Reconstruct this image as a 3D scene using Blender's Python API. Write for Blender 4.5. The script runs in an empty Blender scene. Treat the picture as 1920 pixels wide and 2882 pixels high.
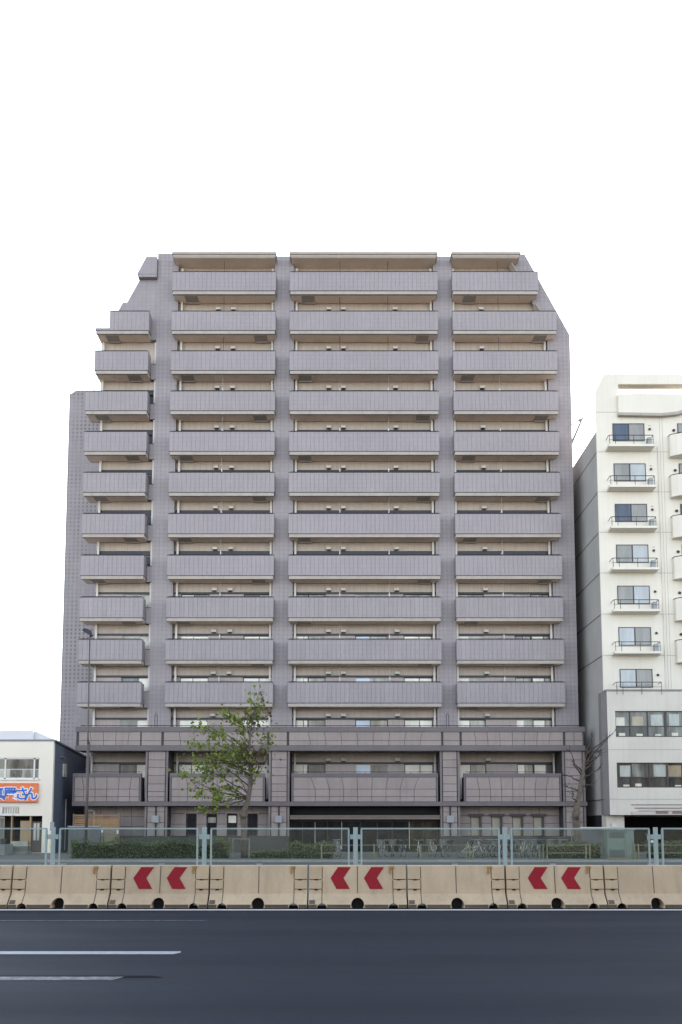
import bpy, bmesh, math, random
from mathutils import Vector, Matrix, Euler
R = math.radians
rng = random.Random(7)
SC = bpy.context.scene
COL = SC.collection

# ------------------------------------------------------------------ camera
cd = bpy.data.cameras.new('camera'); cam = bpy.data.objects.new('camera', cd); COL.objects.link(cam)
cam.location = (0, 0, 1.63)
cam.rotation_euler = (R(90 + 6.0), 0, 0)
cd.sensor_fit = 'AUTO'; cd.sensor_width = 36.0
cd.lens = 35.0
cd.shift_x = 0.0; cd.shift_y = 0.2073          # shift lens, as an architecture photograph
cd.clip_start = 0.1; cd.clip_end = 3000
SC.camera = cam

# ------------------------------------------------------------------ sky and sun (low winter sun behind the buildings)
SUN_EL, SUN_AZ = 23.0, 15.0                    # azimuth from +Y towards +X
W = bpy.data.worlds.new('World'); SC.world = W; W.use_nodes = True
wn = W.node_tree.nodes; wl = W.node_tree.links; wn.clear()
sky = wn.new('ShaderNodeTexSky'); sky.sky_type = 'NISHITA'; sky.sun_disc = False
sky.sun_elevation = R(SUN_EL); sky.sun_rotation = R(SUN_AZ)
sky.air_density = 1.0; sky.dust_density = 0.35; sky.ozone_density = 1.0; sky.altitude = 0
hs = wn.new('ShaderNodeHueSaturation'); hs.inputs['Saturation'].default_value = 0.45
bg = wn.new('ShaderNodeBackground'); bg.inputs['Strength'].default_value = 0.15
wo = wn.new('ShaderNodeOutputWorld')
wl.new(sky.outputs[0], hs.inputs['Color']); wl.new(hs.outputs[0], bg.inputs['Color']); wl.new(bg.outputs[0], wo.inputs['Surface'])
sd = bpy.data.lights.new('sun', 'SUN'); sun = bpy.data.objects.new('sun', sd); COL.objects.link(sun)
sd.energy = 3.0; sd.angle = R(0.5); sd.color = (1.0, 0.95, 0.88)
_d = Vector((math.sin(R(SUN_AZ)) * math.cos(R(SUN_EL)), math.cos(R(SUN_AZ)) * math.cos(R(SUN_EL)), math.sin(R(SUN_EL))))
sun.rotation_euler = _d.to_track_quat('Z', 'Y').to_euler(); sun.location = (40, 120, 90)

# ------------------------------------------------------------------ exposure / render
vs = SC.view_settings
SC.display_settings.display_device = 'sRGB'
vs.view_transform = 'Standard'; vs.look = 'None'; vs.gamma = 1.0; vs.use_curve_mapping = False
vs.exposure = 1.88
SC.render.engine = 'CYCLES'
SC.cycles.use_denoising = True
SC.cycles.max_bounces = 8; SC.cycles.transparent_max_bounces = 16
SC.cycles.diffuse_bounces = 5; SC.cycles.glossy_bounces = 4
SC.cycles.caustics_reflective = False; SC.cycles.caustics_refractive = False

# ------------------------------------------------------------------ helpers
class MB:
    def __init__(s): s.v = []; s.f = []
    def add(s, vs_, fs):
        o = len(s.v); s.v += [tuple(p) for p in vs_]; s.f += [tuple(i + o for i in f) for f in fs]; return s
    def box(s, x0, x1, y0, y1, z0, z1):
        if x0 > x1: x0, x1 = x1, x0
        if y0 > y1: y0, y1 = y1, y0
        if z0 > z1: z0, z1 = z1, z0
        return s.add([(x0,y0,z0),(x1,y0,z0),(x1,y1,z0),(x0,y1,z0),(x0,y0,z1),(x1,y0,z1),(x1,y1,z1),(x0,y1,z1)],
                     [(3,2,1,0),(4,5,6,7),(0,1,5,4),(1,2,6,5),(2,3,7,6),(3,0,4,7)])
    def prism_y(s, poly, y0, y1):
        """polygon in XZ (counter-clockwise seen from -Y) extruded along Y"""
        n = len(poly)
        return s.add([(x, y0, z) for x, z in poly] + [(x, y1, z) for x, z in poly],
                     [tuple(range(n)), tuple(range(2*n-1, n-1, -1))] + [(i+n, (i+1) % n + n, (i+1) % n, i) for i in range(n)])
    def prism_x(s, poly, x0, x1):
        """polygon in YZ extruded along X"""
        n = len(poly)
        return s.add([(x0, y, z) for y, z in poly] + [(x1, y, z) for y, z in poly],
                     [tuple(range(n-1, -1, -1)), tuple(range(n, 2*n))] + [(i, (i+1) % n, (i+1) % n + n, i+n) for i in range(n)])
    def prism_z(s, poly, z0, z1):
        n = len(poly)
        return s.add([(x, y, z0) for x, y in poly] + [(x, y, z1) for x, y in poly],
                     [tuple(range(n-1, -1, -1)), tuple(range(n, 2*n))] + [(i, (i+1) % n, (i+1) % n + n, i+n) for i in range(n)])
    def tube(s, pts, rad, n=6, closed=False):
        pts = [Vector(p) for p in pts]; m = len(pts)
        if not isinstance(rad, (list, tuple)): rad = [rad] * m
        rings = []; prev = None
        for i, p in enumerate(pts):
            if closed: t = pts[(i+1) % m] - pts[i-1]
            else: t = pts[min(i+1, m-1)] - pts[max(i-1, 0)]
            t = t.normalized() if t.length > 1e-9 else Vector((0,0,1))
            if prev is None:
                a = Vector((0,0,1)) if abs(t.z) < .9 else Vector((1,0,0)); u = t.cross(a).normalized()
            else:
                u = prev - t * prev.dot(t); u = u.normalized() if u.length > 1e-6 else t.orthogonal().normalized()
            prev = u; w = t.cross(u)
            rings.append([p + (u * math.cos(k*2*math.pi/n) + w * math.sin(k*2*math.pi/n)) * rad[i] for k in range(n)])
        V = [q for r in rings for q in r]; F = []
        mm = m if closed else m - 1
        for i in range(mm):
            a, b = i * n, ((i+1) % m) * n
            F += [(a+k, a+(k+1) % n, b+(k+1) % n, b+k) for k in range(n)]
        if not closed: F += [tuple(range(n-1, -1, -1)), tuple(range((m-1)*n, m*n))]
        return s.add(V, F)
    def torus(s, c, axis, r, tr, n=24, k=6):
        c = Vector(c); axis = Vector(axis).normalized(); u = axis.orthogonal().normalized(); w = axis.cross(u)
        return s.tube([c + (u*math.cos(2*math.pi*i/n) + w*math.sin(2*math.pi*i/n))*r for i in range(n)], tr, k, True)
    def mesh(s, name, org=(0,0,0)):
        me = bpy.data.meshes.new(name)
        ox, oy, oz = org
        me.from_pydata([(x-ox, y-oy, z-oz) for x, y, z in s.v], [], s.f); me.update()
        return me
    def build(s, name, mat, parent=None, smooth=False):
        """vertices are world coordinates; the object sits at its parent's origin"""
        org = wloc(parent) if parent else (0,0,0)
        me = s.mesh(name, org)
        return link(name, me, mat, parent, smooth)
def wloc(o):
    v = Vector((0,0,0))
    while o is not None: v += o.location; o = o.parent
    return v
def link(name, me, mat=None, parent=None, smooth=False, loc=None):
    if mat is not None and not me.materials: me.materials.append(mat)
    if smooth:
        for p in me.polygons: p.use_smooth = True
    o = bpy.data.objects.new(name, me); COL.objects.link(o)
    if parent: o.parent = parent
    if loc is not None: o.location = loc
    return o
def tag(o, label=None, cat=None, group=None, kind=None):
    if label: o['label'] = label
    if cat: o['category'] = cat
    if group: o['group'] = group
    if kind: o['kind'] = kind
    return o
def thing(name, loc, label, cat, group=None, rz=0.0):
    o = bpy.data.objects.new(name, None); COL.objects.link(o); o.location = loc; o.rotation_euler = (0,0,rz)
    o.empty_display_size = .2
    return tag(o, label, cat, group)
def copy_tree(o, parent=None):
    c = o.copy(); COL.objects.link(c); c.parent = parent
    for ch in [x for x in KIDS.get(o.name, [])]: copy_tree(ch, c)
    return c
KIDS = {}
def index_kids(root):
    ch = [x for x in bpy.data.objects if x.parent == root]
    KIDS[root.name] = ch
    for c in ch: index_kids(c)
def struct(name, mb, mat, parent=None, label=None):
    o = mb.build(name, mat, parent)
    if parent is None: o['kind'] = 'structure'
    if label: o['label'] = label
    return o

# ------------------------------------------------------------------ materials
def newmat(name):
    m = bpy.data.materials.new(name); m.use_nodes = True
    nt = m.node_tree; b = nt.nodes['Principled BSDF']; return m, nt, b
def math_(nt, op, a, b=None, c=None):
    n = nt.nodes.new('ShaderNodeMath'); n.operation = op
    for i, x in enumerate((a, b, c)):
        if x is None: continue
        if isinstance(x, (int, float)): n.inputs[i].default_value = x
        else: nt.links.new(x, n.inputs[i])
    return n.outputs[0]
def mix_(nt, fac, a, b):
    n = nt.nodes.new('ShaderNodeMix'); n.data_type = 'RGBA'
    for i, x in ((0, fac), (6, a), (7, b)):
        if isinstance(x, (int, float)): n.inputs[i].default_value = x
        elif isinstance(x, tuple): n.inputs[i].default_value = (*x[:3], 1)
        else: nt.links.new(x, n.inputs[i])
    return n.outputs[2]
def pos_(nt): return nt.nodes.new('ShaderNodeNewGeometry').outputs['Position']
def noise_(nt, vec, scale, detail=4, rough=.55, stretch=None):
    if stretch:
        mp = nt.nodes.new('ShaderNodeMapping'); mp.inputs['Scale'].default_value = stretch
        nt.links.new(vec, mp.inputs['Vector']); vec = mp.outputs[0]
    n = nt.nodes.new('ShaderNodeTexNoise'); n.inputs['Scale'].default_value = scale
    n.inputs['Detail'].default_value = detail; n.inputs['Roughness'].default_value = rough
    nt.links.new(vec, n.inputs['Vector']); return n.outputs['Fac']
def ramp_(nt, fac, lo, hi):
    n = nt.nodes.new('ShaderNodeMapRange'); n.inputs[1].default_value = lo; n.inputs[2].default_value = hi
    nt.links.new(fac, n.inputs[0]); return n.outputs[0]
def M(name, col, rough=.7, var=.12, scale=1.5, streak=0.0, fine=0.06, metal=0.0, spec=.4, bump=0.0, island=0.0):
    """paint / stone / metal: base colour with broad blotches, fine grain and rain streaks, in world space"""
    m, nt, b = newmat(name); p = pos_(nt)
    c0 = tuple(x*(1-var) for x in col); c1 = tuple(min(1, x*(1+var*.7)) for x in col)
    c = mix_(nt, ramp_(nt, noise_(nt, p, scale), .3, .7), c0, c1)
    if fine:
        f = noise_(nt, p, 28, 3)
        c = mix_(nt, math_(nt, 'MULTIPLY', ramp_(nt, f, .35, .75), fine*2.5), c, tuple(x*.55 for x in col))
    if streak:
        s = noise_(nt, p, 2.2, 5, .6, (2.2, 2.2, .12))
        c = mix_(nt, math_(nt, 'MULTIPLY', ramp_(nt, s, .48, .78), streak), c, tuple(x*.45 for x in col))
    if island:
        g = nt.nodes.new('ShaderNodeObjectInfo'); r = g.outputs['Random']
        v = math_(nt, 'MULTIPLY_ADD', r, 2*island, 1-island)
        mm = nt.nodes.new('ShaderNodeVectorMath'); mm.operation = 'SCALE'; nt.links.new(c, mm.inputs[0]); nt.links.new(v, mm.inputs['Scale']); c = mm.outputs[0]
    nt.links.new(c, b.inputs['Base Color'])
    b.inputs['Roughness'].default_value = rough; b.inputs['Metallic'].default_value = metal
    b.inputs['Specular IOR Level'].default_value = spec
    if bump:
        bn = nt.nodes.new('ShaderNodeBump'); bn.inputs['Strength'].default_value = bump; bn.inputs['Distance'].default_value = .02
        nt.links.new(noise_(nt, p, 40, 3), bn.inputs['Height']); nt.links.new(bn.outputs[0], b.inputs['Normal'])
    return m
def lines_(nt, coord, pitch, width, off=0.0):
    """1 on joints of the given pitch along a coordinate"""
    f = math_(nt, 'FRACT', math_(nt, 'MULTIPLY_ADD', coord, 1.0/pitch, off + 1000.0))
    return math_(nt, 'LESS_THAN', f, width/pitch)
def tile_mat(name, col, pitch=.30, line=.018, strength=.35, dots=0.0, vert_only=False, streak=.25, island=0.0, pitch_z=None):
    """small ceramic tiling: joint grid, tile to tile tone and rain streaks"""
    m, nt, b = newmat(name); p = pos_(nt)
    sx = nt.nodes.new('ShaderNodeSeparateXYZ'); nt.links.new(p, sx.inputs[0])
    X = math_(nt, 'ADD', sx.outputs[0], sx.outputs[1]); Z = sx.outputs[2]
    pz = pitch_z or pitch
    c = mix_(nt, ramp_(nt, noise_(nt, p, .5), .3, .7), tuple(x*.93 for x in col), tuple(x*1.05 for x in col))
    s = noise_(nt, p, 2.2, 5, .6, (2.0, 2.0, .10))
    c = mix_(nt, math_(nt, 'MULTIPLY', ramp_(nt, s, .45, .8), streak), c, tuple(x*.55 for x in col))
    # tile to tile tone
    wn_ = nt.nodes.new('ShaderNodeTexWhiteNoise'); wn_.noise_dimensions = '2D'
    cb = nt.nodes.new('ShaderNodeCombineXYZ')
    nt.links.new(math_(nt, 'FLOOR', math_(nt, 'MULTIPLY', X, 1/pitch)), cb.inputs[0]); nt.links.new(math_(nt, 'FLOOR', math_(nt, 'MULTIPLY', Z, 1/pz)), cb.inputs[1])
    nt.links.new(cb.outputs[0], wn_.inputs['Vector'])
    c = mix_(nt, math_(nt, 'MULTIPLY', wn_.outputs['Value'], .16), c, tuple(x*.6 for x in col))
    L = lines_(nt, X, pitch, line)
    if not vert_only: L = math_(nt, 'MAXIMUM', L, math_(nt, 'MULTIPLY', lines_(nt, Z, pz, line), .8))
    c = mix_(nt, math_(nt, 'MULTIPLY', L, strength), c, tuple(x*.35 for x in col))
    if dots:
        d = math_(nt, 'MULTIPLY', lines_(nt, X, pitch, pitch*.42, .2), lines_(nt, Z, pz, pz*.55, .3))
        d = math_(nt, 'MULTIPLY', d, ramp_(nt, noise_(nt, p, .35, 2), .38, .62))
        c = mix_(nt, math_(nt, 'MULTIPLY', d, dots), c, tuple(x*.35 for x in col))
    if island:
        g = nt.nodes.new('ShaderNodeObjectInfo'); v = math_(nt, 'MULTIPLY_ADD', g.outputs['Random'], 2*island, 1-island)
        mm = nt.nodes.new('ShaderNodeVectorMath'); mm.operation = 'SCALE'; nt.links.new(c, mm.inputs[0]); nt.links.new(v, mm.inputs['Scale']); c = mm.outputs[0]
    nt.links.new(c, b.inputs['Base Color']); b.inputs['Roughness'].default_value = .45; b.inputs['Specular IOR Level'].default_value = .4
    return m
def glassy(name, col, rough=.04, metal=.0, var=.25, spec=.45, coat=.0):
    """window pane: room, curtain or painted-in sky reflection under a reflecting surface"""
    m, nt, b = newmat(name); p = pos_(nt)
    n = noise_(nt, p, 1.3, 3, .5, (1.6, 1.6, .35))
    nt.links.new(mix_(nt, ramp_(nt, n, .35, .65), tuple(x*(1-var) for x in col), tuple(min(1, x*(1+var)) for x in col)), b.inputs['Base Color'])
    b.inputs['Roughness'].default_value = rough; b.inputs['Metallic'].default_value = metal
    b.inputs['Specular IOR Level'].default_value = spec
    b.inputs['Coat Weight'].default_value = coat; b.inputs['Coat Roughness'].default_value = .02
    return m

TILE = (.295, .263, .279)
m_tile = tile_mat('wall_tile', TILE, dots=.0)
m_wing = tile_mat('wing_tile', TILE, pitch=.30, dots=.75, strength=.3)
m_pier = tile_mat('pier_tile', TILE, pitch=.30, strength=.5, dots=.16)
m_panel = tile_mat('parapet_tile', (.300,.268,.285), pitch=.10, pitch_z=.30, line=.008, strength=.3, island=.045, streak=.16, dots=.12)
m_core = M('parapet_joint', (.275,.246,.257), .8, .1)
m_bounce = M('balcony_bounce_paint', (.66,.60,.54), .7, .08, 1)  # pale inner paint, chosen to bounce light up to the soffits
m_lintel = tile_mat('lintel_board', (.47,.40,.35), pitch=.42, line=.02, strength=.45, vert_only=True, streak=.3)
m_wallin = tile_mat('balcony_wall', (.42,.36,.35), pitch=.45, line=.02, strength=.4, vert_only=True, streak=.3)
m_soffit = M('soffit_paint', (.84,.69,.57), .8, .08, .8, fine=.03, island=.03)
m_fascia = M('slab_edge_paint', (.40,.355,.32), .7, .08, 1.2, streak=.3)
m_hatch = M('hatch_steel', (.36,.31,.28), .55, .08, 2)
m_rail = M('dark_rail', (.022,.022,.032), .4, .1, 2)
m_cream = M('cream_metal', (.62,.59,.55), .5, .06, 2)
m_screen = M('partition_board', (.66,.65,.66), .6, .06, 2)
m_stone = M('stone_panel', (.30,.252,.238), .6, .09, .9, streak=.28, fine=.05, island=.05)
m_stonej = M('stone_joint', (.06,.052,.055), .8, .1)
m_band = M('dark_band_tile', (.140,.120,.124), .5, .1, .8, streak=.25)
m_edge = M('pier_edge_stone', (.20,.172,.168), .6, .15, 1, streak=.3)
m_plinth = M('plinth_stone', (.055,.053,.05), .6, .15, .8, streak=.4)
m_void = M('dark_room', (.012,.012,.014), .9, .1)
m_frame = M('bronze_frame', (.05,.045,.045), .4, .1, 3, metal=.3)
m_alum = M('aluminium_frame', (.35,.34,.33), .4, .1, 3, metal=.4)
P_BRIGHT = glassy('pane_curtain_reflection', (.80,.78,.70), var=.10)  # white curtain with the sky's reflection put into the colour
P_BLUE = glassy('pane_pale_blue', (.52,.60,.72), var=.10)
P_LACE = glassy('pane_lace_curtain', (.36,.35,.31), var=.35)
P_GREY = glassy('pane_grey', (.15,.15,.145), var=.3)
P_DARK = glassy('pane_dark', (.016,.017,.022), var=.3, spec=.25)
m_meter = M('meter_box_grey', (.30,.32,.34), .5, .1, 3, streak=.3)
m_asph = None

# asphalt with aggregate, tyre polish and patches
def asphalt(name, col, tracks=True):
    m, nt, b = newmat(name); p = pos_(nt)
    c = mix_(nt, ramp_(nt, noise_(nt, p, .35, 5, .6, (.25, 1, 1)), .3, .7), tuple(x*.82 for x in col), tuple(x*1.12 for x in col))
    c = mix_(nt, math_(nt, 'MULTIPLY', ramp_(nt, noise_(nt, p, 120, 2, .7), .5, .75), .45), c, tuple(x*2.4 for x in col))
    c = mix_(nt, math_(nt, 'MULTIPLY', ramp_(nt, noise_(nt, p, 2.2, 6, .65), .55, .8), .35), c, tuple(x*.55 for x in col))
    c = mix_(nt, math_(nt, 'MULTIPLY', ramp_(nt, noise_(nt, p, .9, 3, .5, (.015, 1, 1)), .42, .68), .45), c, tuple(x*1.75 for x in col))
    c = mix_(nt, math_(nt, 'MULTIPLY', ramp_(nt, noise_(nt, p, .6, 2, .5, (.3, 1, 1)), .66, .70), .35), c, tuple(x*.5 for x in col))
    nt.links.new(c, b.inputs['Base Color'])
    r = ramp_(nt, noise_(nt, p, .5, 4, .6, (.2, 1, 1)), .2, .8)
    nt.links.new(math_(nt, 'MULTIPLY_ADD', r, .15, .62), b.inputs['Roughness'])
    b.inputs['Specular IOR Level'].default_value = .10
    bn = nt.nodes.new('ShaderNodeBump'); bn.inputs['Strength'].default_value = .35; bn.inputs['Distance'].default_value = .01
    nt.links.new(noise_(nt, p, 90, 3, .7), bn.inputs['Height']); nt.links.new(bn.outputs[0], b.inputs['Normal'])
    return m
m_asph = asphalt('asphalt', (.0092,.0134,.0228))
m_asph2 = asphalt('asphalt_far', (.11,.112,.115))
def paint_mat(name, col, wear):
    m, nt, b = newmat(name); p = pos_(nt)
    w = ramp_(nt, noise_(nt, p, 9, 6, .7), .52-wear*.25, .72-wear*.25)
    nt.links.new(mix_(nt, math_(nt, 'MULTIPLY', w, min(1, wear+.25)), col, (.05,.054,.062)), b.inputs['Base Color'])
    b.inputs['Roughness'].default_value = .6; return m
m_line = paint_mat('road_paint', (.30,.325,.36), .15)
m_line_edge = paint_mat('edge_paint', (.80,.80,.80), .0)
m_line_worn = paint_mat('road_paint_worn', (.22,.245,.29), .7)
m_patch = M('fresh_tar', (.0085,.012,.0195), .9, .2, 4, spec=.05)

# ------------------------------------------------------------------ the setting
g = MB(); g.add([(-900,-500,-.06),(900,-500,-.06),(900,1400,-.06),(-900,1400,-.06)], [(0,1,2,3)])
struct('ground', g, M('ground_soil', (.16,.15,.135), .9, .2, .2))
rd = MB(); rd.box(-300,300,-6,21.15,-.3,0); road = struct('road', rd, m_asph)
rd = MB(); rd.box(-300,300,21.16,49.55,-.3,0); road2 = struct('far_road', rd, m_asph2)
pv = MB(); pv.box(-300,300,-30,-6.2,-.3,.12); struct('near_pavement', pv, M('near_paving', (.30,.29,.27), .8, .12, .6))
pv = MB(); pv.box(-300,300,49.72,63.4,-.3,.10); pav = struct('pavement', pv, asphalt('pavement_asphalt', (.14,.135,.125)))
pv = MB(); pv.box(-300,300,63.4,140,-.3,.098); struct('building_plot', pv, M('plot_concrete', (.13,.125,.115), .85, .15, .5))
kb = MB()
kb.box(-300,300,49.551,49.719,-.3,.12); struct('kerb', kb, M('kerb_concrete', (.30,.29,.275), .8, .15, 1.2))
mk = MB(); mk.add([(-60,20.30,.004),(60,20.30,.004),(60,20.50,.004),(-60,20.50,.004)], [(0,1,2,3)]); mk.build('edge_line', m_line_edge, road)
mk = MB(); mk.add([(-60,18.02,.004),(-2.45,18.02,.004),(-2.35,18.09,.004),(-60,18.09,.004)], [(0,1,2,3)]); mk.build('faded_line', m_line_worn, road)
mk = MB(); mk.add([(-14,13.24,.004),(-2.19,13.24,.004),(-2.12,13.4,.004),(-2.14,13.55,.004),(-14,13.55,.004)], [(0,1,2,3,4)]); mk.build('lane_line', m_line, road)
mk = MB(); mk.add([(-14,11.0,.004),(-2.47,11.0,.004),(-2.40,11.25,.004),(-14,11.27,.004)], [(0,1,2,3)]); mk.build('worn_lane_line', m_line_worn, road)
mk = MB(); mk.add([(-2.55,11.16,.003),(-1.95,11.18,.003),(-2.1,11.34,.003),(-3.5,11.33,.003),(-5.5,11.32,.003),(-5.5,11.28,.003)], [(0,1,2,3,4,5)]); mk.build('tar_patch', m_patch, road)

# unseen buildings added behind the viewpoint to shade the street and show in windows
fr_ = MB(); q = -110.0; orr = random.Random(21)
while q < 110:
    w_ = orr.uniform(13, 22); h_ = orr.uniform(12, 21); y_ = -17 - orr.uniform(0, 1.5); q1 = q + w_
    fr_.box(q, q1-.4, y_-14, y_-.5, .1, h_)
    nf = int(h_/3.1)
    for f in range(nf+1):
        z = min(h_-.05, f*3.1 + .1); fr_.box(q, q1-.4, y_-.499, y_, z, min(h_, z+1.15))
    x = q
    while x < q1-.5: fr_.box(x, x+.5, y_-.498, y_+.05, .1, h_-.01); x += 3.4
    q = q1
struct('added_opposite_frontage', fr_, M('opposite_render', (.42,.38,.33), .8, .25, .08, streak=.2))

# ------------------------------------------------------------------ apartment building
PITCH = 2.947
def ZT(n):                                  # top of the parapet, n = 0 at the top
    return 8.40 if n == 11 else 5.30 if n == 12 else 41.0 - PITCH * n
def ZCEIL(n): return 42.08 if n == 0 else 6.80 if n == 12 else ZT(n-1) - 1.65
YF, YP, YB = 67.0, 67.9, 68.35              # parapet face, pier face, lintel face
bld = thing('apartment_building', (0, 67, .1), 'tall lavender-grey tiled apartment block with stacked balconies and darker stone base', 'building')

# body behind the balconies
body = MB()
body.prism_y([(-17.2,0),(16.3,0),(16.36,36.76),(13.25,42.9),(-13.24,42.9),(-13.24,42.54),(-13.96,42.54),(-14.57,41.2),(-16.4,38.0),(-17.2,36.6)], 68.75, 84)
body.build('main_block', m_tile, bld)
wing = MB(); wing.prism_y([(-20.45,.0),(-17.21,.0),(-17.21,34.5),(-20.0,34.5),(-20.2,34.33),(-20.45,34.2)], 72, 86); wg = wing.build('rear_wing', m_wing, bld)
rl = MB()
for x in (-19.95,-18.6,-17.3): rl.tube([(x,71.9,34.4),(x,71.9,35.4)], .03)
rl.tube([(-19.95,71.9,35.4),(-17.3,71.9,35.4)], .03); rl.tube([(-19.95,71.9,34.9),(-17.3,71.9,34.9)], .02)
rl.build('roof_rail', m_cream, wg)
# piers
def pier(x0, x1, z0, z1, poly=None):
    p = MB()
    if poly: p.prism_y(poly, YP, 68.74)
    else: p.box(x0, x1, YP, 68.74, z0, z1)
    return p.build('pier', m_pier, bld)
pier(-13.2,-11.70,6.81,42.92); pier(-4.78,-3.36,6.81,42.72); pier(6.62,7.97,6.81,42.72)
pier(0,0,0,0,[(14.75,6.81),(16.3,6.81),(16.36,36.76),(13.25,42.88),(11.9,42.88),(12.2,42.1),(14.1,38.5),(14.75,37.3)])
# upper left stepped wall with its cap
w = MB(); w.prism_y([(-16.7,36.45),(-13.21,36.45),(-13.21,40.98),(-14.5,40.98),(-15.37,39.27),(-15.68,39.27),(-16.0,38.63)], 68.0, 68.74); w.build('stepped_wall', m_tile, bld)
w = MB(); w.prism_y([(-14.62,41.2),(-13.215,41.2),(-13.215,42.5),(-13.98,42.5)], 67.6, 68.74); w.box(-14.55,-13.22,67.62,68.7,40.985,41.195); w.build('stepped_cap', m_tile, bld)

BAYS = {'A': (-17.92,-13.57,14), 'B': (-11.97,-4.63,24), 'C': (-3.63,6.86,35), 'D': (7.90,15.22,24)}
INNER = {'A': (-17.2,-13.21), 'B': (-11.70,-4.78), 'C': (-3.36,6.62), 'D': (7.97,14.75)}
WINS = {  # window: list of pane spans
 'A': [[(-15.2,-14.12),(-14.08,-13.3)]],
 'B': [[(-11.15,-10.32),(-10.28,-9.27)], [(-6.75,-5.72),(-5.68,-4.95)]],
 'C': [[(-3.1,-2.62),(-2.58,-2.32)], [(-2.25,-1.13)], [(1.04,2.0),(2.04,3.2)], [(4.42,5.42),(5.46,6.3)]],
 'D': [[(8.17,8.90),(8.94,9.95)], [(12.17,12.65),(12.69,13.2)], [(13.33,14.1),(14.14,14.55)]]}
DIVS = {'A': [], 'B': [-8.35], 'C': [-.08, 3.34], 'D': [11.2]}
VENTS = {'A': [], 'B': [-8.85,-7.75], 'C': [-.87,.17,3.9], 'D': [10.1]}
PH = 1.40                                   # height of the panelled parapet face
panel_mesh = {}
def panel_me(w, h):
    k = (round(w,3), round(h,3))
    if k not in panel_mesh:
        b = MB(); t = .012; bv = .008
        b.add([(0,0,0),(w,0,0),(w,0,h),(0,0,h),(bv,-t,bv),(w-bv,-t,bv),(w-bv,-t,h-bv),(bv,-t,h-bv)],
              [(4,5,6,7),(0,1,5,4),(1,2,6,5),(2,3,7,6),(3,0,4,7)])
        me = b.mesh('panel'); me.materials.append(m_panel); panel_mesh[k] = me
    return panel_mesh[k]
stuffp = MB()
soffit_me = {}
def balcony(n, key):
    x0, x1, npan = BAYS[key]; zt = ZT(n); zb = zt - PH; zs = zt - 1.65
    i0, i1 = INNER[key]
    sx0 = x0
    if key == 'A':
        if n == 0: return
        if n == 1: x0, sx0, npan = -16.34, -17.34, 9
        if n == 2: x0 = sx0 = -17.33; npan = 12
    if key == 'D' and n == 0: x1, npan = 14.0, 20
    if key == 'D' and n == 1: x1 = 15.24
    b = MB()
    b.box(x0, x1, YF+.014, YF+.16, zb, zt)                                    # front parapet core
    for xa, xb in ((x0, x0+.15), (x1-.15, x1)):
        b.box(xa, xb, YF+.161, YP-.002, zb, zt)                                # returns
    if key == 'A' and n == 1: b.box(sx0, x0-.001, YF+.02, YF+.2, zs+.25, zs+.42)
    o = b.build('balcony', m_core, bld)
    s = MB(); s.box(sx0+.05, x1-.05, YF+.23, 68.74, zs+.051, zb+.2); s.build('slab', m_bounce, o)
    s = MB(); s.box(x0+.152, x1-.152, YF+.162, YF+.18, zb+.2, zt-.01); s.build('bounce_lining', m_bounce, o)  # unseen pale sheet added to bounce light onto the soffits
    # tiled side faces of the returns
    for xa, xb in ((x0-.012, x0-.001), (x1+.001, x1+.012)):
        s = MB(); s.box(xa, xb, YF+.02, YP-.003, zb+.01, zt-.01); s.build('side_cladding', m_tile, o)
    pw = (x1-x0)/npan; gap = .015
    if n >= 8:
        me = panel_me(pw-gap, PH-.02)
        for i in range(npan):
            link('tile_panel', me, None, o, loc=Vector((x0+i*pw+gap/2, YF+.013, zb+.01)) - wloc(o))
    else:
        t = .012; bv = .008
        for i in range(npan):
            a, c = x0+i*pw+gap/2, x0+(i+1)*pw-gap/2; lo, hi = zb+.01, zt-.01; y = YF+.013
            stuffp.add([(a,y,lo),(c,y,lo),(c,y,hi),(a,y,hi),(a+bv,y-t,lo+bv),(c-bv,y-t,lo+bv),(c-bv,y-t,hi-bv),(a+bv,y-t,hi-bv)],
                       [(4,5,6,7),(0,1,5,4),(1,2,6,5),(2,3,7,6),(3,0,4,7)])
    # slab edge, soffit boards, hatch
    f = MB(); f.box(sx0+.04, x1-.04, YF+.03, YF+.22, zs, zb-.03); f.build('slab_edge', m_fascia, o)
    f = MB(); f.box(sx0+.0, x1, YF+.005, YF+.1, zb-.028, zb-.002); f.build('drip_strip', m_rail, o)
    nb = {'A': 3, 'B': 5, 'C': 6, 'D': 5}[key]
    a0, a1 = sx0+.08, x1-.08; bw = (a1-a0)/nb
    k = round(bw,3)
    if k not in soffit_me:
        q = MB(); q.box(.008, bw-.008, 0, 1.12, 0, .03); me = q.mesh('soffit_board'); me.materials.append(m_soffit); soffit_me[k] = me
    for i in range(nb): link('soffit_board', soffit_me[k], None, o, loc=Vector((a0+i*bw, YF+.225, zs+.02)) - wloc(o))
    left = (n % 2 == 0)
    if n not in (0,) and key in 'BCD' or (key == 'A'):
        lft = left if key != 'A' else not left
        hx = a0 + .55 if lft else a1 - 1.45
    else: hx = a0 + .75
    h = MB(); h.box(hx, hx+.9, YF+.32, YF+1.12, zs+.004, zs+.03); ho = h.build('escape_hatch', m_hatch, o)
    h = MB(); h.box(hx+.03, hx+.95, YF+1.14, YF+1.24, zs-.08, zs+.015); h.build('hatch_lip', m_fascia, ho)
    # top rail
    r_ = MB(); r_.box(x0-.02, x1+.02, YF-.01, YF+.17, zt+.001, zt+.03); r_.build('top_rail', m_rail, o)
    r_ = MB(); zr = zt+.085; r_.tube([(x0+.1,YF+.1,zr),(x1-.1,YF+.1,zr)], .022, 6)
    q = x0+.3
    while q < x1: r_.tube([(q,YF+.1,zt+.02),(q,YF+.1,zr)], .014, 4); q += 1.4
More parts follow.
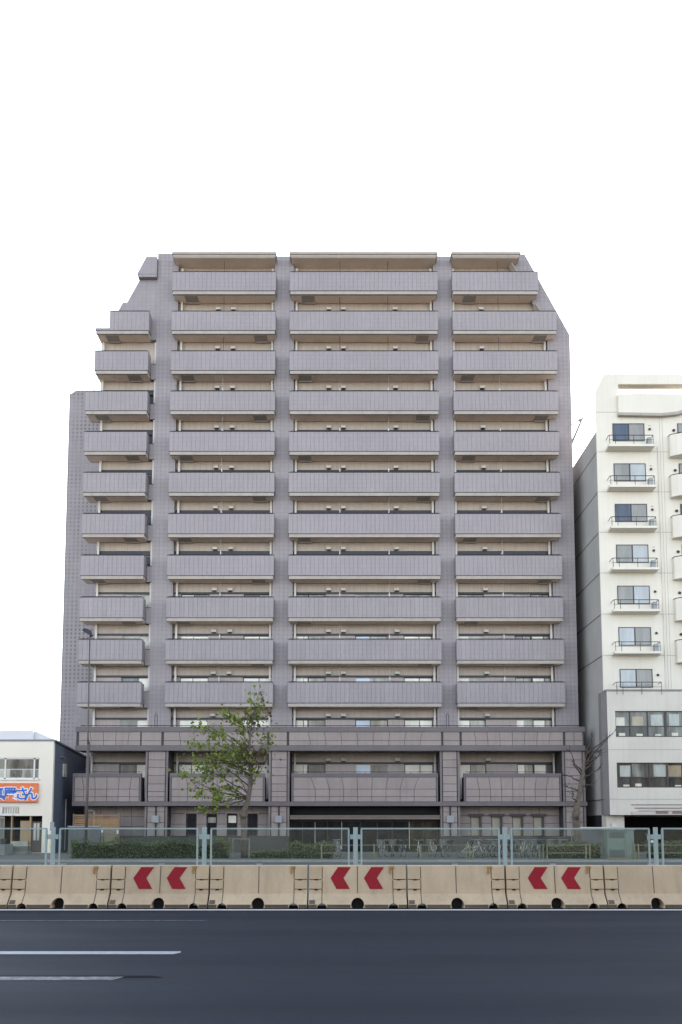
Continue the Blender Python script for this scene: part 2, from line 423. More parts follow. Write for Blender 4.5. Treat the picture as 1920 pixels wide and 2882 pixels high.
    r_.build('hand_rail', m_rail, o)
    # partition boards between flats
    if n >= 3:
        for dx in DIVS[key]:
            d = MB(); d.box(dx-.025, dx+.025, YF+.35, YB-.02, zb+.22, zt+.42); do = d.build('partition', m_screen, o)
            d = MB(); d.tube([(dx,YF+.38,zt+.42),(dx,YF+.38,zs+PITCH)], .014, 5); d.build('partition_post', m_fascia, do)
    else:
        for dx in DIVS[key]:
            d = MB(); d.tube([(dx,YF+.5,zt-.2),(dx,YF+.5,ZCEIL(n))], .018, 5); d.build('partition_post', m_frame, o)
    return o
def pane_choice(n, key, wi, pi):  # lower floors bright, upper dark: sky reflection put into the pane colours
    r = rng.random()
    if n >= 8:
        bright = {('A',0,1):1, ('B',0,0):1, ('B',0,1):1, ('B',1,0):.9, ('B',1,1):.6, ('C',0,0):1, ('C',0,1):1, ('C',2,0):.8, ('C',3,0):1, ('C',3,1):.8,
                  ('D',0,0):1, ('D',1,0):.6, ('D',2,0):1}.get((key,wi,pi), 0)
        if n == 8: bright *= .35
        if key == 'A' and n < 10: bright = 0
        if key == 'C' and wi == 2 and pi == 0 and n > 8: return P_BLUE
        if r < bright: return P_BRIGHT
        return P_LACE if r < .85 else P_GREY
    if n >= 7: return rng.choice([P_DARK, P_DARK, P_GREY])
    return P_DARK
def back_wall(n, key):
    i0, i1 = INNER[key]; zt = ZT(n); zc = ZCEIL(n); zf = zt - 1.15 if n < 11 else (6.9 if n == 11 else 3.6)
    zl = zc - .60; tk = .13 if n >= 8 else .34  # upper floors: taller strip, standing for the dark window band
    top_extra = .0
    if n == 0 and key == 'D': i1 = 12.3
    if n <= 1 and key == 'A': return
    w = MB()
    if n < 3:
        w.box(i0+.001, i1-.001, YB, 68.74, zf, zc); w.build('back_wall', m_lintel, bld)
    else:
        w.box(i0+.001, i1-.001, YB, 68.74, zl, zc)
        lo = w.build('lintel', m_lintel, bld)
        w = MB(); spans = WINS[key]; cur = i0+.001
        for s in spans:
            a, c = s[0][0]-.06, s[-1][1]+.06
            if a > cur + .01: w.box(cur, a, YB+.10, 68.74, zf, zl-.001)
            cur = c
        if i1-.001 > cur + .01: w.box(cur, i1-.001, YB+.10, 68.74, zf, zl-.001)
        w.build('back_wall', m_wallin, bld)
        # window track and the shadow under the lintel as one dark strip
        t = MB(); t.box(i0+.01, i1-.01, YB+.02, YB+.098, zl-tk, zl-.002); t.build('track_shadow_strip', m_rail, bld)
        for wi, s in enumerate(spans):
            a, c = s[0][0], s[-1][1]; f = MB(); y0, y1 = YB+.16, YB+.24; zb_ = zf+.02; zt_ = zl-tk-.002
            f.box(a-.058, a, y0, y1, zb_, zt_); f.box(c, c+.058, y0, y1, zb_, zt_)
            f.box(a, c, y0, y1, zt_-.05, zt_); f.box(a, c, y0, y1, zb_, zb_+.06)
            for q in s[:-1]: f.box(q[1]+.001, q[1]+.039, y0+.005, y1-.005, zb_+.061, zt_-.051)
            fo = f.build('window', m_frame if rng.random() < .7 else m_alum, bld)
            for pi, q in enumerate(s):
                g_ = MB(); g_.box(q[0]+.004, q[1]-.004, y0+.03+.012*pi, y0+.04+.012*pi, zb_+.062, zt_-.052)
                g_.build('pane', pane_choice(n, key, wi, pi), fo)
    for i, vx in enumerate(VENTS[key] if n else {'B':[-7.75],'C':[-.87,2.35,3.9],'D':[9.0]}.get(key, [])):
        zv = zc - .42 if n else zc - .62
        v = MB(); v.prism_x([(YB,zv-.12),(YB-.22,zv-.10),(YB-.22,zv+.04),(YB-.10,zv+.14),(YB,zv+.14)], vx-.17, vx+.17)
        vo = v.build('vent_hood', m_cream, bld)
        v = MB(); v.box(vx-.14, vx+.14, YB-.20, YB-.02, zv-.16, zv-.121); v.build('vent_grille', m_rail, vo)
for n in range(0, 11):
    for key in 'ABCD': balcony(n, key)
for n in range(0, 13):
    for key in 'ABCD': back_wall(n, key)
o = stuffp.build('tile_cladding', m_panel, bld); o['kind'] = 'stuff'
# low link parapets between bay A and the first pier
for n in range(2, 11):
    zt = ZT(n)
    l = MB(); l.box(-13.55,-13.205,67.95,68.10,zt-1.62,zt-.52); lo = l.build('link_parapet', m_tile, bld)
    l = MB(); l.box(-13.56,-13.203,67.93,68.12,zt-.518,zt-.48); l.build('top_rail', m_rail, lo)
# downpipes
for x, zt in ((-11.45,41.9),(-4.92,41.9),(-3.2,41.9),(6.46,41.9),(8.08,41.9),(14.6,37.2),(-17.02,36.3),(-13.27,36.3)):
    d = MB(); d.box(x-.07, x+.07, 68.08, 68.22, 6.85, zt); d.build('downpipe', m_cream, bld)
# roof canopies over the top balconies
for x0, x1 in ((-12.02,-4.6),(-3.66,6.88),(7.84,12.75)):
    c = MB(); c.box(x0, x1, 66.9, 68.74, 42.29, 42.46); c.box(x0+.06, x1-.06, 66.98, 68.74, 42.12, 42.289)
    co = c.build('roof_canopy', m_fascia, bld)
    c = MB(); c.box(x0+.12, x1-.12, 67.05, 68.34, 42.08, 42.119); c.build('canopy_soffit', m_soffit, co)
# right top: slanted inner boards
for (xa, za, xb, zb) in ((12.05,42.0,12.62,40.9),(13.75,38.9,14.2,38.0)):
    s = MB(); s.add([(xa,67.95,za),(xb,67.95,zb),(xb+.22,67.5,zb),(xa+.14,67.5,za),(xa+.06,67.95,za),(xb+.06,67.95,zb),(xb+.28,67.5,zb),(xa+.2,67.5,za)],
                    [(0,1,2,3),(7,6,5,4),(0,4,5,1),(1,5,6,2),(2,6,7,3),(3,7,4,0)]); s.build('slanted_board', m_fascia, bld)
# flood light arm on the far right side wall
a = MB(); a.tube([(16.25,69,28.6),(16.62,69,29.3),(17.36,69,31.0)], [.10,.09,.07], 8); a.tube([(17.42,69,31.05),(17.1,69,30.86)], [.06,.11], 8)
ao = a.build('light_arm', m_meter, bld)
a = MB(); a.tube([(16.3,69,29.8),(16.6,69,30.5),(16.9,69,31.6),(17.45,69,32.4)], .02, 4); a.build('antenna_wire', m_frame, ao)

# ---- stone base
def stone_grid(parent, x0, x1, rows, cols, y, gap=.02, fan=0.0, outer=1.0, t=.02):
    """rows: z edges from top to bottom; joints of the top row lean outwards at their upper end"""
    n = cols; wts = [outer] + [1.0]*(n-2) + [outer] if n > 2 else [1.0]*n
    tot = sum(wts); xs = [x0]
    for w_ in wts: xs.append(xs[-1] + (x1-x0)*w_/tot)
    xs[-1] = x1
    for r_i in range(len(rows)-1):
        zt, zb = rows[r_i], rows[r_i+1]
        for i in range(n):
            d0 = d1 = 0.0
            if r_i == 0 and fan:
                c = n/2.0
                if 0 < i < n: d0 = fan*(i-c)
                if 0 < i+1 < n: d1 = fan*(i+1-c)
            a, b = xs[i]+gap/2, xs[i+1]-gap/2; lo, hi = zb+gap/2, zt-gap/2
            ox, oy, oz = wloc(parent)
            pl = [(a,lo),(b,lo),(b+d1,hi),(a+d0,hi)]
            yy = y - rng.uniform(0,.006)
            m_ = MB(); bv = .006
            cx = (a+b)/2; cz = (lo+hi)/2
            m_.add([(px-cx, y-oy+t, pz-cz) for px, pz in pl] + [(px-cx+(bv if px < cx else -bv), yy-oy, pz-cz+(bv if pz < cz else -bv)) for px, pz in pl],
                   [(4,5,6,7),(0,1,5,4),(1,2,6,5),(2,3,7,6),(3,0,4,7)])
            link('stone_panel', m_.mesh('stone_panel'), m_stone, parent, loc=(cx-ox, 0, cz-oz))
# third floor band
b = MB(); b.box(-17.62,16.18,66.02,67.898,6.9,8.05); band = b.build('stone_band', m_stonej, bld)
b = MB(); b.box(-17.68,16.24,65.95,66.35,8.06,8.40); b.box(-17.68,16.24,65.95,66.35,6.80,7.14); b.box(-17.6,16.16,66.351,67.897,6.805,6.899); b.build('band_trim', m_band, band)
b = MB(); b.box(-17.6,16.1,66.36,67.897,8.06,8.12); b.build('terrace_floor', m_plinth, band)
b = MB()
b.tube([(-17.4,66.2,8.50),(16.0,66.2,8.50)], .025, 6)
q = -17.2
while q < 16: b.tube([(q,66.2,8.4),(q,66.2,8.5)], .016, 4); q += 1.5
b.build('hand_rail', m_rail, band)
R3 = [8.055, 7.47, 7.145]
stone_grid(band, -17.45, -13.35, R3, 5, 66.0, fan=.05)
stone_grid(band, -13.28, -11.95, R3, 1, 66.0)
stone_grid(band, -11.80, -4.90, R3, 7, 66.0, fan=.04, outer=1.2)
stone_grid(band, -4.78, -3.6, R3, 1, 66.0)
stone_grid(band, -3.46, 6.68, R3, 9, 66.0, fan=.045, outer=1.35)
stone_grid(band, 6.80, 7.90, R3, 1, 66.0)
stone_grid(band, 8.03, 14.78, R3, 8, 66.0, fan=.03, outer=1.15)
stone_grid(band, 14.92, 16.1, R3, 2, 66.0)
# loops standing on the band by the piers
for x in (-12.5, 7.2):
    b = MB(); b.tube([(x-.08,66.9,8.12),(x-.08,66.9,9.3),(x,66.9,9.42),(x+.08,66.9,9.3),(x+.08,66.9,8.12)], .025, 6); b.build('vent_loop', m_rail, bld)
# second floor parapets
R2 = [5.05, 4.25, 3.75, 3.42]
for x0, x1, cols, fan, outer in ((-17.78,-13.25,6,.05,.8),(-11.35,-5.05,6,.05,1.1),(-3.28,6.42,9,.085,1.55),(8.15,14.6,8,.05,1.2)):
    b = MB(); b.box(x0+.03, x1-.03, 66.05, 66.3, 3.43, 5.04); b.box(x0+.03, x1-.03, 66.3, 67.5, 3.43, 3.6)
    po = b.build('base_parapet', m_stonej, bld)
    b = MB(); b.box(x0, x1, 65.98, 66.36, 5.052, 5.30)
    for xa in (x0, x1-.10): b.box(xa, xa+.10, 66.0, 67.2, 3.43, 5.05)
    b.build('parapet_trim', m_band, po)
    stone_grid(po, x0+.12, x1-.12, R2, cols, 66.02, fan=fan, outer=outer)
    b = MB(); b.tube([(x0+.1,66.15,5.40),(x1-.1,66.15,5.40)], .022, 6)
    q = x0+.4
    while q < x1: b.tube([(q,66.15,5.3),(q,66.15,5.4)], .014, 4); q += 1.5
    b.build('hand_rail', m_rail, po)
# second floor back wall end posts
for x in (-17.05,-11.2,-5.1,-3.15,6.42,8.1,14.55):
    d = MB(); d.box(x-.06, x+.06, 67.95, 68.07, 3.62, 6.79); d.build('downpipe', m_cream, bld)
# lower dark beam
b = MB(); b.box(-17.78,16.28,65.96,66.6,3.14,3.418); b.box(-17.74,16.24,66.601,68.7,3.16,3.40); b.build('base_beam', m_band, bld)
# base piers
for i, (x0, x1) in enumerate(((-13.0,-11.5),(-4.80,-3.42),(6.58,7.88),(14.72,16.22))):
    b = MB(); b.box(x0, x1, 66.22, 68.7, .1, 3.138); b.box(x0, x1, 66.22, 68.7, 3.42, 6.798); pp = b.build('base_pier', m_stonej, bld)
    b = MB()
    for xa in (x0, x1-.13): b.box(xa, xa+.13, 66.14, 66.219, .1, 3.137); b.box(xa, xa+.13, 66.14, 66.219, 3.421, 6.797)
    b.build('pier_edge', m_edge, pp)
    stone_grid(pp, x0+.18, x1-.18, [6.78,6.2,5.68,5.15,4.6,4.1,3.75,3.43], 1, 66.16)
    c = (x0+x1)/2
    for xa, xb in ((x0+.18, c-.04), (c+.04, x1-.18)): stone_grid(pp, xa, xb, [3.13,2.75,2.05,1.15], 1, 66.16)
    b = MB(); b.box(c-.25, c+.21, 65.95, 66.14, 2.05, 2.5); mo = b.build('meter_box', m_meter, pp)
    b = MB(); b.tube([(c,66.08,1.0),(c,66.08,2.05)], .04, 6); b.tube([(c,66.08,2.5),(c,66.08,3.1)], .025, 6); b.build('conduit', m_rail, mo)
# ground floor walls
def wall1(x0, x1, y, z0=1.15, z1=3.13, cuts=()):
    b = MB(); xs = [x0] + [q for c in cuts for q in c[:2]] + [x1]
    for i in range(0, len(xs), 2):
        if xs[i+1] > xs[i]: b.box(xs[i], xs[i+1], y+.02, y+.4, z0, z1)
    for a, c, zb, zt in cuts:
        if zt < z1: b.box(a, c, y+.02, y+.4, zt, z1)
        if zb > z0: b.box(a, c, y+.02, y+.4, z0, zb)
    return b.build('ground_floor_wall', m_stonej, bld)
wA = wall1(-17.2,-13.02,67.2)
stone_grid(wA, -17.2,-13.05,[3.12,2.45,1.8,1.15],4,67.2)
cutsB = [(-10.39+i*1.37,-9.72+i*1.37,1.2,2.66) for i in range(4)]
wB = wall1(-11.48,-4.82,67.2,cuts=cutsB)
edges = [-11.46] + [q for c in cutsB for q in c[:2]] + [-4.84]
for i in range(0, len(edges), 2): stone_grid(wB, edges[i]+.01, edges[i+1]-.01, [2.66,1.95,1.15], 1, 67.2)
stone_grid(wB, -11.46,-4.84,[3.12,2.67],6,67.2)
for i, (a, c, zb, zt) in enumerate(cutsB):
    f = MB(); f.box(a, a+.05, 67.32, 67.4, zb, zt); f.box(c-.05, c, 67.32, 67.4, zb, zt); f.box(a+.05, c-.05, 67.32, 67.4, zt-.05, zt); f.box(a+.05, c-.05, 67.32, 67.4, zb, zb+.05)
    fo = f.build('window', m_frame, bld)
    g_ = MB(); g_.box(a+.05, c-.05, 67.36, 67.37, zb+.05, zt-.05); g_.build('pane', P_DARK, fo)
    if i in (1, 2): g_ = MB(); g_.box(a+.07, c-.08, 67.348, 67.355, zt-.62, zt-.14 if i == 2 else zt-.25); g_.build('blind', P_BRIGHT if i == 2 else P_LACE, fo)
    f = MB(); f.box(a-.1, c+.1, 67.1, 67.19, zt+.01, zt+.07); f.box(a-.1, a-.04, 67.12, 67.19, zt-.12, zt+.009); f.box(c+.04, c+.1, 67.12, 67.19, zt-.12, zt+.009); f.build('window_hood', m_fascia, fo)
cutsD = [(8.72+i*1.40,9.42+i*1.40,1.18,2.50) for i in range(4)]
wD = wall1(7.9,14.70,67.2,cuts=cutsD)
edges = [7.92] + [q for c in cutsD for q in c[:2]] + [14.68]
for i in range(0, len(edges), 2): stone_grid(wD, edges[i]+.01, edges[i+1]-.01, [2.50,2.0,1.15], 1, 67.2)
stone_grid(wD, 7.92,14.68,[3.12,2.51],5,67.2)
m_shut = M('shutter_cream', (.36,.32,.26), .6, .08, 1.5, streak=.3)
for i, (a, c, zb, zt) in enumerate(cutsD):
    f = MB(); f.box(c-.12, c, 67.1, 67.35, zb, zt); f.box(a, a+.03, 67.25, 67.35, zb, zt); f.box(a-.16, c+.16, 67.0, 67.19, zt+.01, zt+.14); f.box(a-.08, c+.06, 67.05, 67.19, zt-.06, zt+.009)
    fo = f.build('window', m_frame, bld)
    g_ = MB(); g_.box(a+.03, c-.12, 67.3, 67.34, zb, zt); g_.build('shutter', m_shut, fo)
# plinth in front of the ground floor
for x0, x1 in ((-14.6,-3.4),(6.6,16.2)):
    b = MB(); b.box(x0, x1, 66.05, 66.1, .1, 1.12); b.box(x0, x1, 66.1, 66.11, .1, 1.1)
    b = MB(); b.box(x0, x1, 65.7, 66.10, .1, 1.14); b.build('plinth', m_plinth, bld)
# entrance
b = MB(); b.box(-3.4,6.56,68.3,68.6,.1,3.13); en = b.build('entrance_back', m_void, bld)
b = MB(); b.box(-3.38,6.54,66.1,66.5,2.26,2.44); b.box(-3.38,6.54,66.05,66.5,2.441,2.53); b.build('entrance_canopy', M('canopy_bronze', (.16,.125,.11), .45, .1, 2), bld)
b = MB()
xs = [-3.36,-2.6,-1.75,-.9,.05,1.3,2.45,3.45,4.6,5.55,6.52]
for x in xs: b.box(x-.025, x+.025, 67.5, 67.58, .1, 2.26)
b.box(-3.38,6.54,67.5,67.58,2.12,2.2)
ef = b.build('entrance_frame', m_frame, bld)
P_DOOR = glassy('pane_entrance', (.012,.016,.02), var=.5, spec=.06)
P_WARM = glassy('pane_warm_lobby', (.05,.043,.03), var=.5, spec=.06)
for i in range(len(xs)-1):
    b = MB(); b.box(xs[i]+.03, xs[i+1]-.03, 67.53, 67.54, .12, 2.1); b.build('pane', P_WARM if i in (8,9) else P_DOOR, ef)
for x in (-1.75, .05, 4.6):
    b = MB(); b.box(x-.02, x+.02, 67.42, 67.49, .3, 2.1); b.build('door_pull', m_cream, ef)
# void above the canopy
b = MB(); b.box(-3.38,6.54,66.9,67.0,2.54,3.13); b.build('entrance_transom', m_void, bld)
# white hoop pipe by the wooden fence
b = MB(); b.tube([(-16.95,66.6,.1),(-16.95,66.6,2.75),(-16.85,66.6,2.85),(-16.55,66.6,2.85),(-16.45,66.6,2.75),(-16.45,66.6,.1)], .035, 6); b.build('hoop_pipe', m_cream, bld)

# ------------------------------------------------------------------ wooden fence at the left corner
m_wood = M('fence_wood', (.30,.19,.10), .7, .25, 2.5, streak=.3, island=.18)
m_woodd = M('fence_wood_grey', (.22,.16,.115), .75, .2, 2.5, streak=.3)
wf = thing('wooden_fence', (-16.0,65.5,.1), 'brown wooden plank fence with doors beside the lamp post', 'fence')
me = MB(); me.box(0,2.96,0,.03,0,.125); pm = me.mesh('plank'); pm.materials.append(m_wood)
for i in range(6): link('plank', pm, None, wf, loc=(-1.5, .03 + rng.uniform(0,.012), 1.60 + i*.148))
for x in (-17.52,-16.35,-14.52):
    b = MB(); b.box(x-.05, x+.05, 65.5, 65.59, .1, 2.62); b.build('post', m_woodd, wf)
for x0, x1 in ((-16.28,-15.55),(-15.5,-14.6)):
    b = MB(); b.box(x0, x1, 65.52, 65.56, .14, 1.66); d_ = b.build('door', M('door_beige', (.26,.215,.155), .7, .1, 2, streak=.3), wf)
    b = MB(); b.box(x1-.16, x1-.12, 65.47, 65.519, .95, 1.15); b.build('handle', m_frame, d_)
b = MB(); b.box(-15.85,-15.55,65.49,65.515,1.4,1.57); b.build('notice', m_screen, wf)
b = MB(); b.box(-14.66,-14.55,65.45,65.495,1.3,1.56); b.build('notice', m_screen, wf)

# ------------------------------------------------------------------ right: pale building
m_white = M('white_render', (.71,.67,.59), .75, .05, .35, streak=.10, fine=.02)
m_whiteg = M('white_render_base', (.60,.565,.50), .75, .06, .35, streak=.16, fine=.02)
m_sideshade = M('side_render_shaded', (.41,.40,.385), .8, .08, .5, streak=.2)  # pale render with the narrow gap's shade put into the colour
m_strip = M('corner_strip', (.22,.205,.205), .6, .08, 1)
m_jnt = M('render_joint', (.40,.385,.36), .8, .08)
m_under = M('under_slab', (.42,.37,.30), .8, .08, 1)
wb = thing('pale_building', (24,64,.1), 'pale cream apartment building with rail balconies above a two-storey office base', 'building')
b = MB(); b.prism_y([(17.0,10.5),(44,10.5),(44,28.0),(17.0,28.0)], 64.02, 84); b.build('side_wall', m_sideshade, wb)
b = MB(); b.prism_y([(17.0,10.5),(44,10.5),(44,29.9),(18.55,29.9),(18.55,31.25),(44,31.25),(44,31.93),(17.6,31.93),(17.0,30.7)], 63.9, 64.018)
b.prism_y([(17.7,31.26),(44,31.26),(44,31.9),(17.7,31.9)], 64.019, 64.6)
b.build('front_wall', m_white, wb)
b = MB(); b.box(18.56,44,63.93,64.59,31.2,31.248); b.build('roof_beam_soffit', m_under, wb)
b = MB(); b.box(20.1,22.2,66.0,70,28.1,31.6); b.build('penthouse', m_white, wb)
# roof-level parapet panel with a curved foot
b = MB(); pts = [(18.45,29.15),(21.3,29.1),(22.3,29.2),(23.2,29.5),(24.5,29.75),(44,29.75)]
b.prism_y(pts + [(44,30.42),(18.45,30.42)], 63.6, 63.88); b.build('roof_parapet', m_white, wb)
b = MB(); b.prism_y([(18.44,28.95),(21.3,28.9),(22.35,29.0),(23.25,29.3),(24.5,29.56),(44,29.56),(44,29.745),(24.5,29.745),(23.2,29.49),(22.3,29.19),(21.3,29.09),(18.44,29.14)], 63.56, 63.92); b.build('parapet_foot', m_fascia, wb)
# joints
for k in range(7):
    z = 29.29 - 2.742*k
    b = MB(); b.box(17.0,44,63.893,63.899,z-.018,z+.018); b.build('joint', m_jnt, wb)
    b = MB(); b.box(16.992,16.999,64.05,84,z-.03,z+.03); b.build('side_joint', m_stonej, wb)
for x in (21.22, 21.40):
    b = MB(); b.box(x-.012, x+.012, 63.892, 63.899, 10.6, 28.9); b.build('joint', m_jnt, wb)
b = MB(); b.tube([(21.05,63.84,10.6),(21.05,63.84,26.9)], .035, 6); b.build('downpipe', m_white, wb)
for k in range(7):
    zt = 28.45 - 2.758*k; zb = zt - 1.12; a, c = 18.13, 20.15
    # reveal and window
    b = MB(); b.box(a-.05, c+.05, 63.86, 63.895, zt, zt+.05); b.box(a-.05, a, 63.86, 63.895, zb-.05, zt); b.box(c, c+.05, 63.86, 63.895, zb-.05, zt); b.box(a, c, 63.86, 63.895, zb-.05, zb)
    b.box((a+c)/2-.04, (a+c)/2+.04, 63.866, 63.892, zb, zt)
    fo = b.build('window', m_frame, wb)
    cols = [(P_BLUE_D, P_GREYP), (P_GREYP, P_PALE), (P_BLUE_D, P_GREYP), (P_GREYP, P_PALE), (P_GREYP, P_PALE), (P_PALE, P_GREYP), (P_PALE, P_GREYP)][k] if 'P_PALE' in globals() else None
    if cols is None:
        P_PALE = glassy('pane_sky_pale', (.40,.43,.45), var=.12); P_GREYP = glassy('pane_blind_grey', (.24,.24,.23), var=.12); P_BLUE_D = glassy('pane_blue', (.055,.075,.115), var=.3)
        cols = (P_BLUE_D, P_GREYP)
    for i, (pa, pb) in enumerate(((a, (a+c)/2-.042), ((a+c)/2+.042, c))):
        g_ = MB(); g_.box(pa, pb, 63.878, 63.888, zb, zt); g_.build('pane', cols[i], fo)
    # balcony
    zs = zb - .60
    if k < 6:
        b = MB(); b.prism_x([(63.895,zs-.14),(63.1,zs-.10),(63.1,zs+.05),(63.895,zs+.05)], 17.58, 20.62); bo = b.build('balcony', m_white, wb)
    else:
        bo = wb
    b = MB(); zr = zs + .66 if k < 6 else zs+.80
    b.tube([(17.62,63.85,zr-.05),(17.62,63.25,zr),(17.68,63.14,zr),(20.5,63.14,zr),(20.55,63.2,zr),(20.55,63.85,zr)], .024, 6)
    b.tube([(17.62,63.25,zr-.30),(17.68,63.14,zr-.30),(20.55,63.14,zr-.30)], .010, 4)
    for x in (17.66,18.05,19.25,20.52): b.tube([(x,63.14,zs),(x,63.14,zr)], .018, 4)
    b.build('railing', m_rail if k < 5 else m_frame, bo)
    b = MB(); b.box(20.2,20.45,63.2,63.6,zs+.06,zs+.55); b.build('air_unit', m_meter, bo) if k < 6 else None
    b = MB(); b.tube([(20.55,63.89,zt-.34),(20.55,63.78,zt-.36)], [.09,.07], 8); b.build('vent_cap', m_frame, wb)
    if k < 4: b = MB(); b.box(20.48,20.62,63.86,63.892,zt-.12,zt-.09); b.build('vent_slot', m_jnt, wb)
    # curved balcony at the right
    if k < 6:
        z0, z1 = zt - 2.35, zt - .92; arc = [(21.75,63.89),(21.76,63.55),(22.1,63.28),(22.7,62.95),(23.4,62.7),(24.4,62.5),(25.6,62.45),(27,62.7),(27.6,63.89)]
        b = MB(); b.prism_z(arc, z0+.25, z1); b.prism_z([(x+(.03 if x > 22 else -.02), y-.04 if y < 63.8 else y) for x, y in arc], z0, z0+.249)
        cb_ = b.build('curved_balcony', m_white, wb)
        b = MB(); b.tube([(x, y, z1+.05) for x, y in arc], .03, 5); b.build('railing', m_rail, cb_)
        b = MB(); b.box(22.4,24.6,63.86,63.893,zt-1.6,zt+.05); w2 = b.build('window', m_frame, wb)
        b = MB(); b.box(22.46,24.54,63.855,63.859,zt-1.55,zt-.01); b.build('pane', P_GREYP if k != 2 else P_BLUE_D, w2)
        b = MB(); b.tube([(22.15,63.89,zt-.42),(22.15,63.76,zt-.46)], [.10,.08], 8); b.build('vent_cap', m_frame, wb)
# office base
b = MB()
def ring_wall(b, x0, x1, y0, y1, z0, z1, holes):
    cur = z0
    for hz0, hz1, hx0, hx1 in holes:
        b.box(x0, x1, y0, y1, cur, hz0); b.box(x0, hx0, y0, y1, hz0, hz1)
        if hx1 < x1: b.box(hx1, x1, y0, y1, hz0, hz1)
        cur = hz1
    b.box(x0, x1, y0, y1, cur, z1)
ring_wall(b, 17.04, 44, 63.3, 63.6, 2.51, 10.42, [(4.24,5.83,17.55,43),(7.47,9.14,17.55,43)])
ob = b.build('office_front', m_whiteg, wb)
b = MB(); b.box(16.95,44,63.25,63.62,10.421,10.53); b.build('office_coping', m_strip, wb)
b = MB(); b.prism_z([(17.035,63.31),(17.035,63.889),(16.82,63.889)], 2.52, 10.42); b.box(16.82,17.03,63.89,64.6,2.52,10.42); b.build('corner_strip', m_strip, wb)
b = MB(); b.box(16.95,44,64.6,84,2.52,10.49); b.build('office_block', m_sideshade, wb)
for z in (2.52+.98, 6.66):
    b = MB(); b.box(17.05,44,63.293,63.299,z-.02,z+.02); b.build('joint', m_jnt, wb)
    b = MB(); b.box(16.812,16.819,63.9,84,z-.03,z+.03); b.build('side_joint', m_stonej, wb)
P_OFF = glassy('pane_office', (.035,.038,.038), var=.6, spec=.3); P_OFFL = glassy('pane_office_paper', (.50,.48,.40), var=.25); P_OFFT = glassy('blind_pale_teal', (.34,.37,.35), var=.2); P_OFFW = glassy('board_tan', (.30,.25,.17), var=.2); P_OFFM = glassy('pane_office_grey', (.15,.155,.145), var=.6, spec=.3)
for z0, z1 in ((4.24,5.83),(7.47,9.14)):
    zm = z0 + (z1-z0)*.42
    xs = [17.55,18.52,19.66,20.8,21.95,23.1,24.3]
    b = MB(); b.box(17.55,24.3,63.45,63.55,z0,z0+.07); b.box(17.55,24.3,63.45,63.55,z1-.05,z1); b.box(17.55,24.3,63.46,63.54,zm-.03,zm+.03)
    for i, x in enumerate(xs): b.box(x-(.07 if i == 3 else .035), x+(.07 if i == 3 else .035), 63.44, 63.56, z0+.071, z1-.051)
    fo = b.build('window', m_frame, wb)
    for i in range(6):
        for j, (pa, pb) in enumerate(((z0+.07, zm-.03), (zm+.03, z1-.05))):
            p = MB(); p.box(xs[i]+.04, xs[i+1]-.04, 63.49, 63.5, pa, pb)
            p.build('pane', rng.choice([P_OFFM,P_OFFM,P_OFF]) if j else rng.choice([P_OFF,P_OFF,P_OFFM]), fo)
        if rng.random() < .85:
            w_ = rng.uniform(.45,1.05); xo = xs[i]+rng.uniform(.05,.3); p = MB(); p.box(xo, min(xo+w_, xs[i+1]-.05), 63.475, 63.485, zm+.034, zm+rng.uniform(.45,.8)); p.build('paper_blind', rng.choice([P_OFFL, P_OFFT, P_OFFT, P_OFFW]), fo)
        if rng.random() < .6:
            xo = xs[i]+rng.uniform(.1,.5); p = MB(); p.box(xo, xo+.4, 63.475, 63.485, z0+.08, z0+rng.uniform(.15,.3)); p.build('paper_stack', P_OFFL, fo)
    b = MB(); b.box(24.3,43,63.45,63.5,z0,z1); b.build('window_row', P_OFFM, wb)
# entrance lintel steps and garage
for i, (x, z) in enumerate(((18.4,3.18),(18.62,2.97),(18.85,2.78))):
    b = MB(); b.box(x, 44, 63.24-.02*i, 63.298, z-.03, z); b.build('lintel_step', m_strip, wb)
b = MB(); b.box(18.4,44,63.2,63.299,2.512,2.74); ls = b.build('lintel_panel', M('lintel_pink', (.50,.45,.42), .7, .06), wb)
for x0, x1 in ((19.9,20.7),(20.95,21.85),(22.1,22.9)):
    b = MB(); b.box(x0, x1, 63.19, 63.199, 2.58, 2.74); b.build('name_plate', M('plate_brown', (.22,.15,.13), .6, .2, 6), ls)
b = MB(); b.box(16.95,18.1,63.9,65.0,.1,2.518); b.build('garage_column', m_whiteg, wb)
b = MB(); b.box(16.95,44,72,72.3,.1,2.5); b.box(16.95,17.2,65.01,72,.1,2.5); b.build('garage_back', m_void, wb)
b = MB(); b.box(16.6,18.3,63.2,63.5,.1,1.38); b.box(16.55,18.35,63.15,63.55,1.38,1.5); b.build('low_wall', m_whiteg, wb) if False else None

# boundary wall in the gap
bw_ = thing('boundary_wall', (15.9,62.8,.1), 'low grey boundary wall with white capping in front of the gap', 'wall')
b = MB(); b.box(14.9,17.3,62.7,62.9,.1,1.62); b.build('wall_face', M('gap_wall_paint', (.10,.10,.107), .7, .1, 1, streak=.3), bw_)
b = MB(); b.box(14.88,17.32,62.66,62.94,1.621,1.74); b.box(16.95,17.25,62.6,62.98,1.741,1.95); b.build('capping', m_cream, bw_)

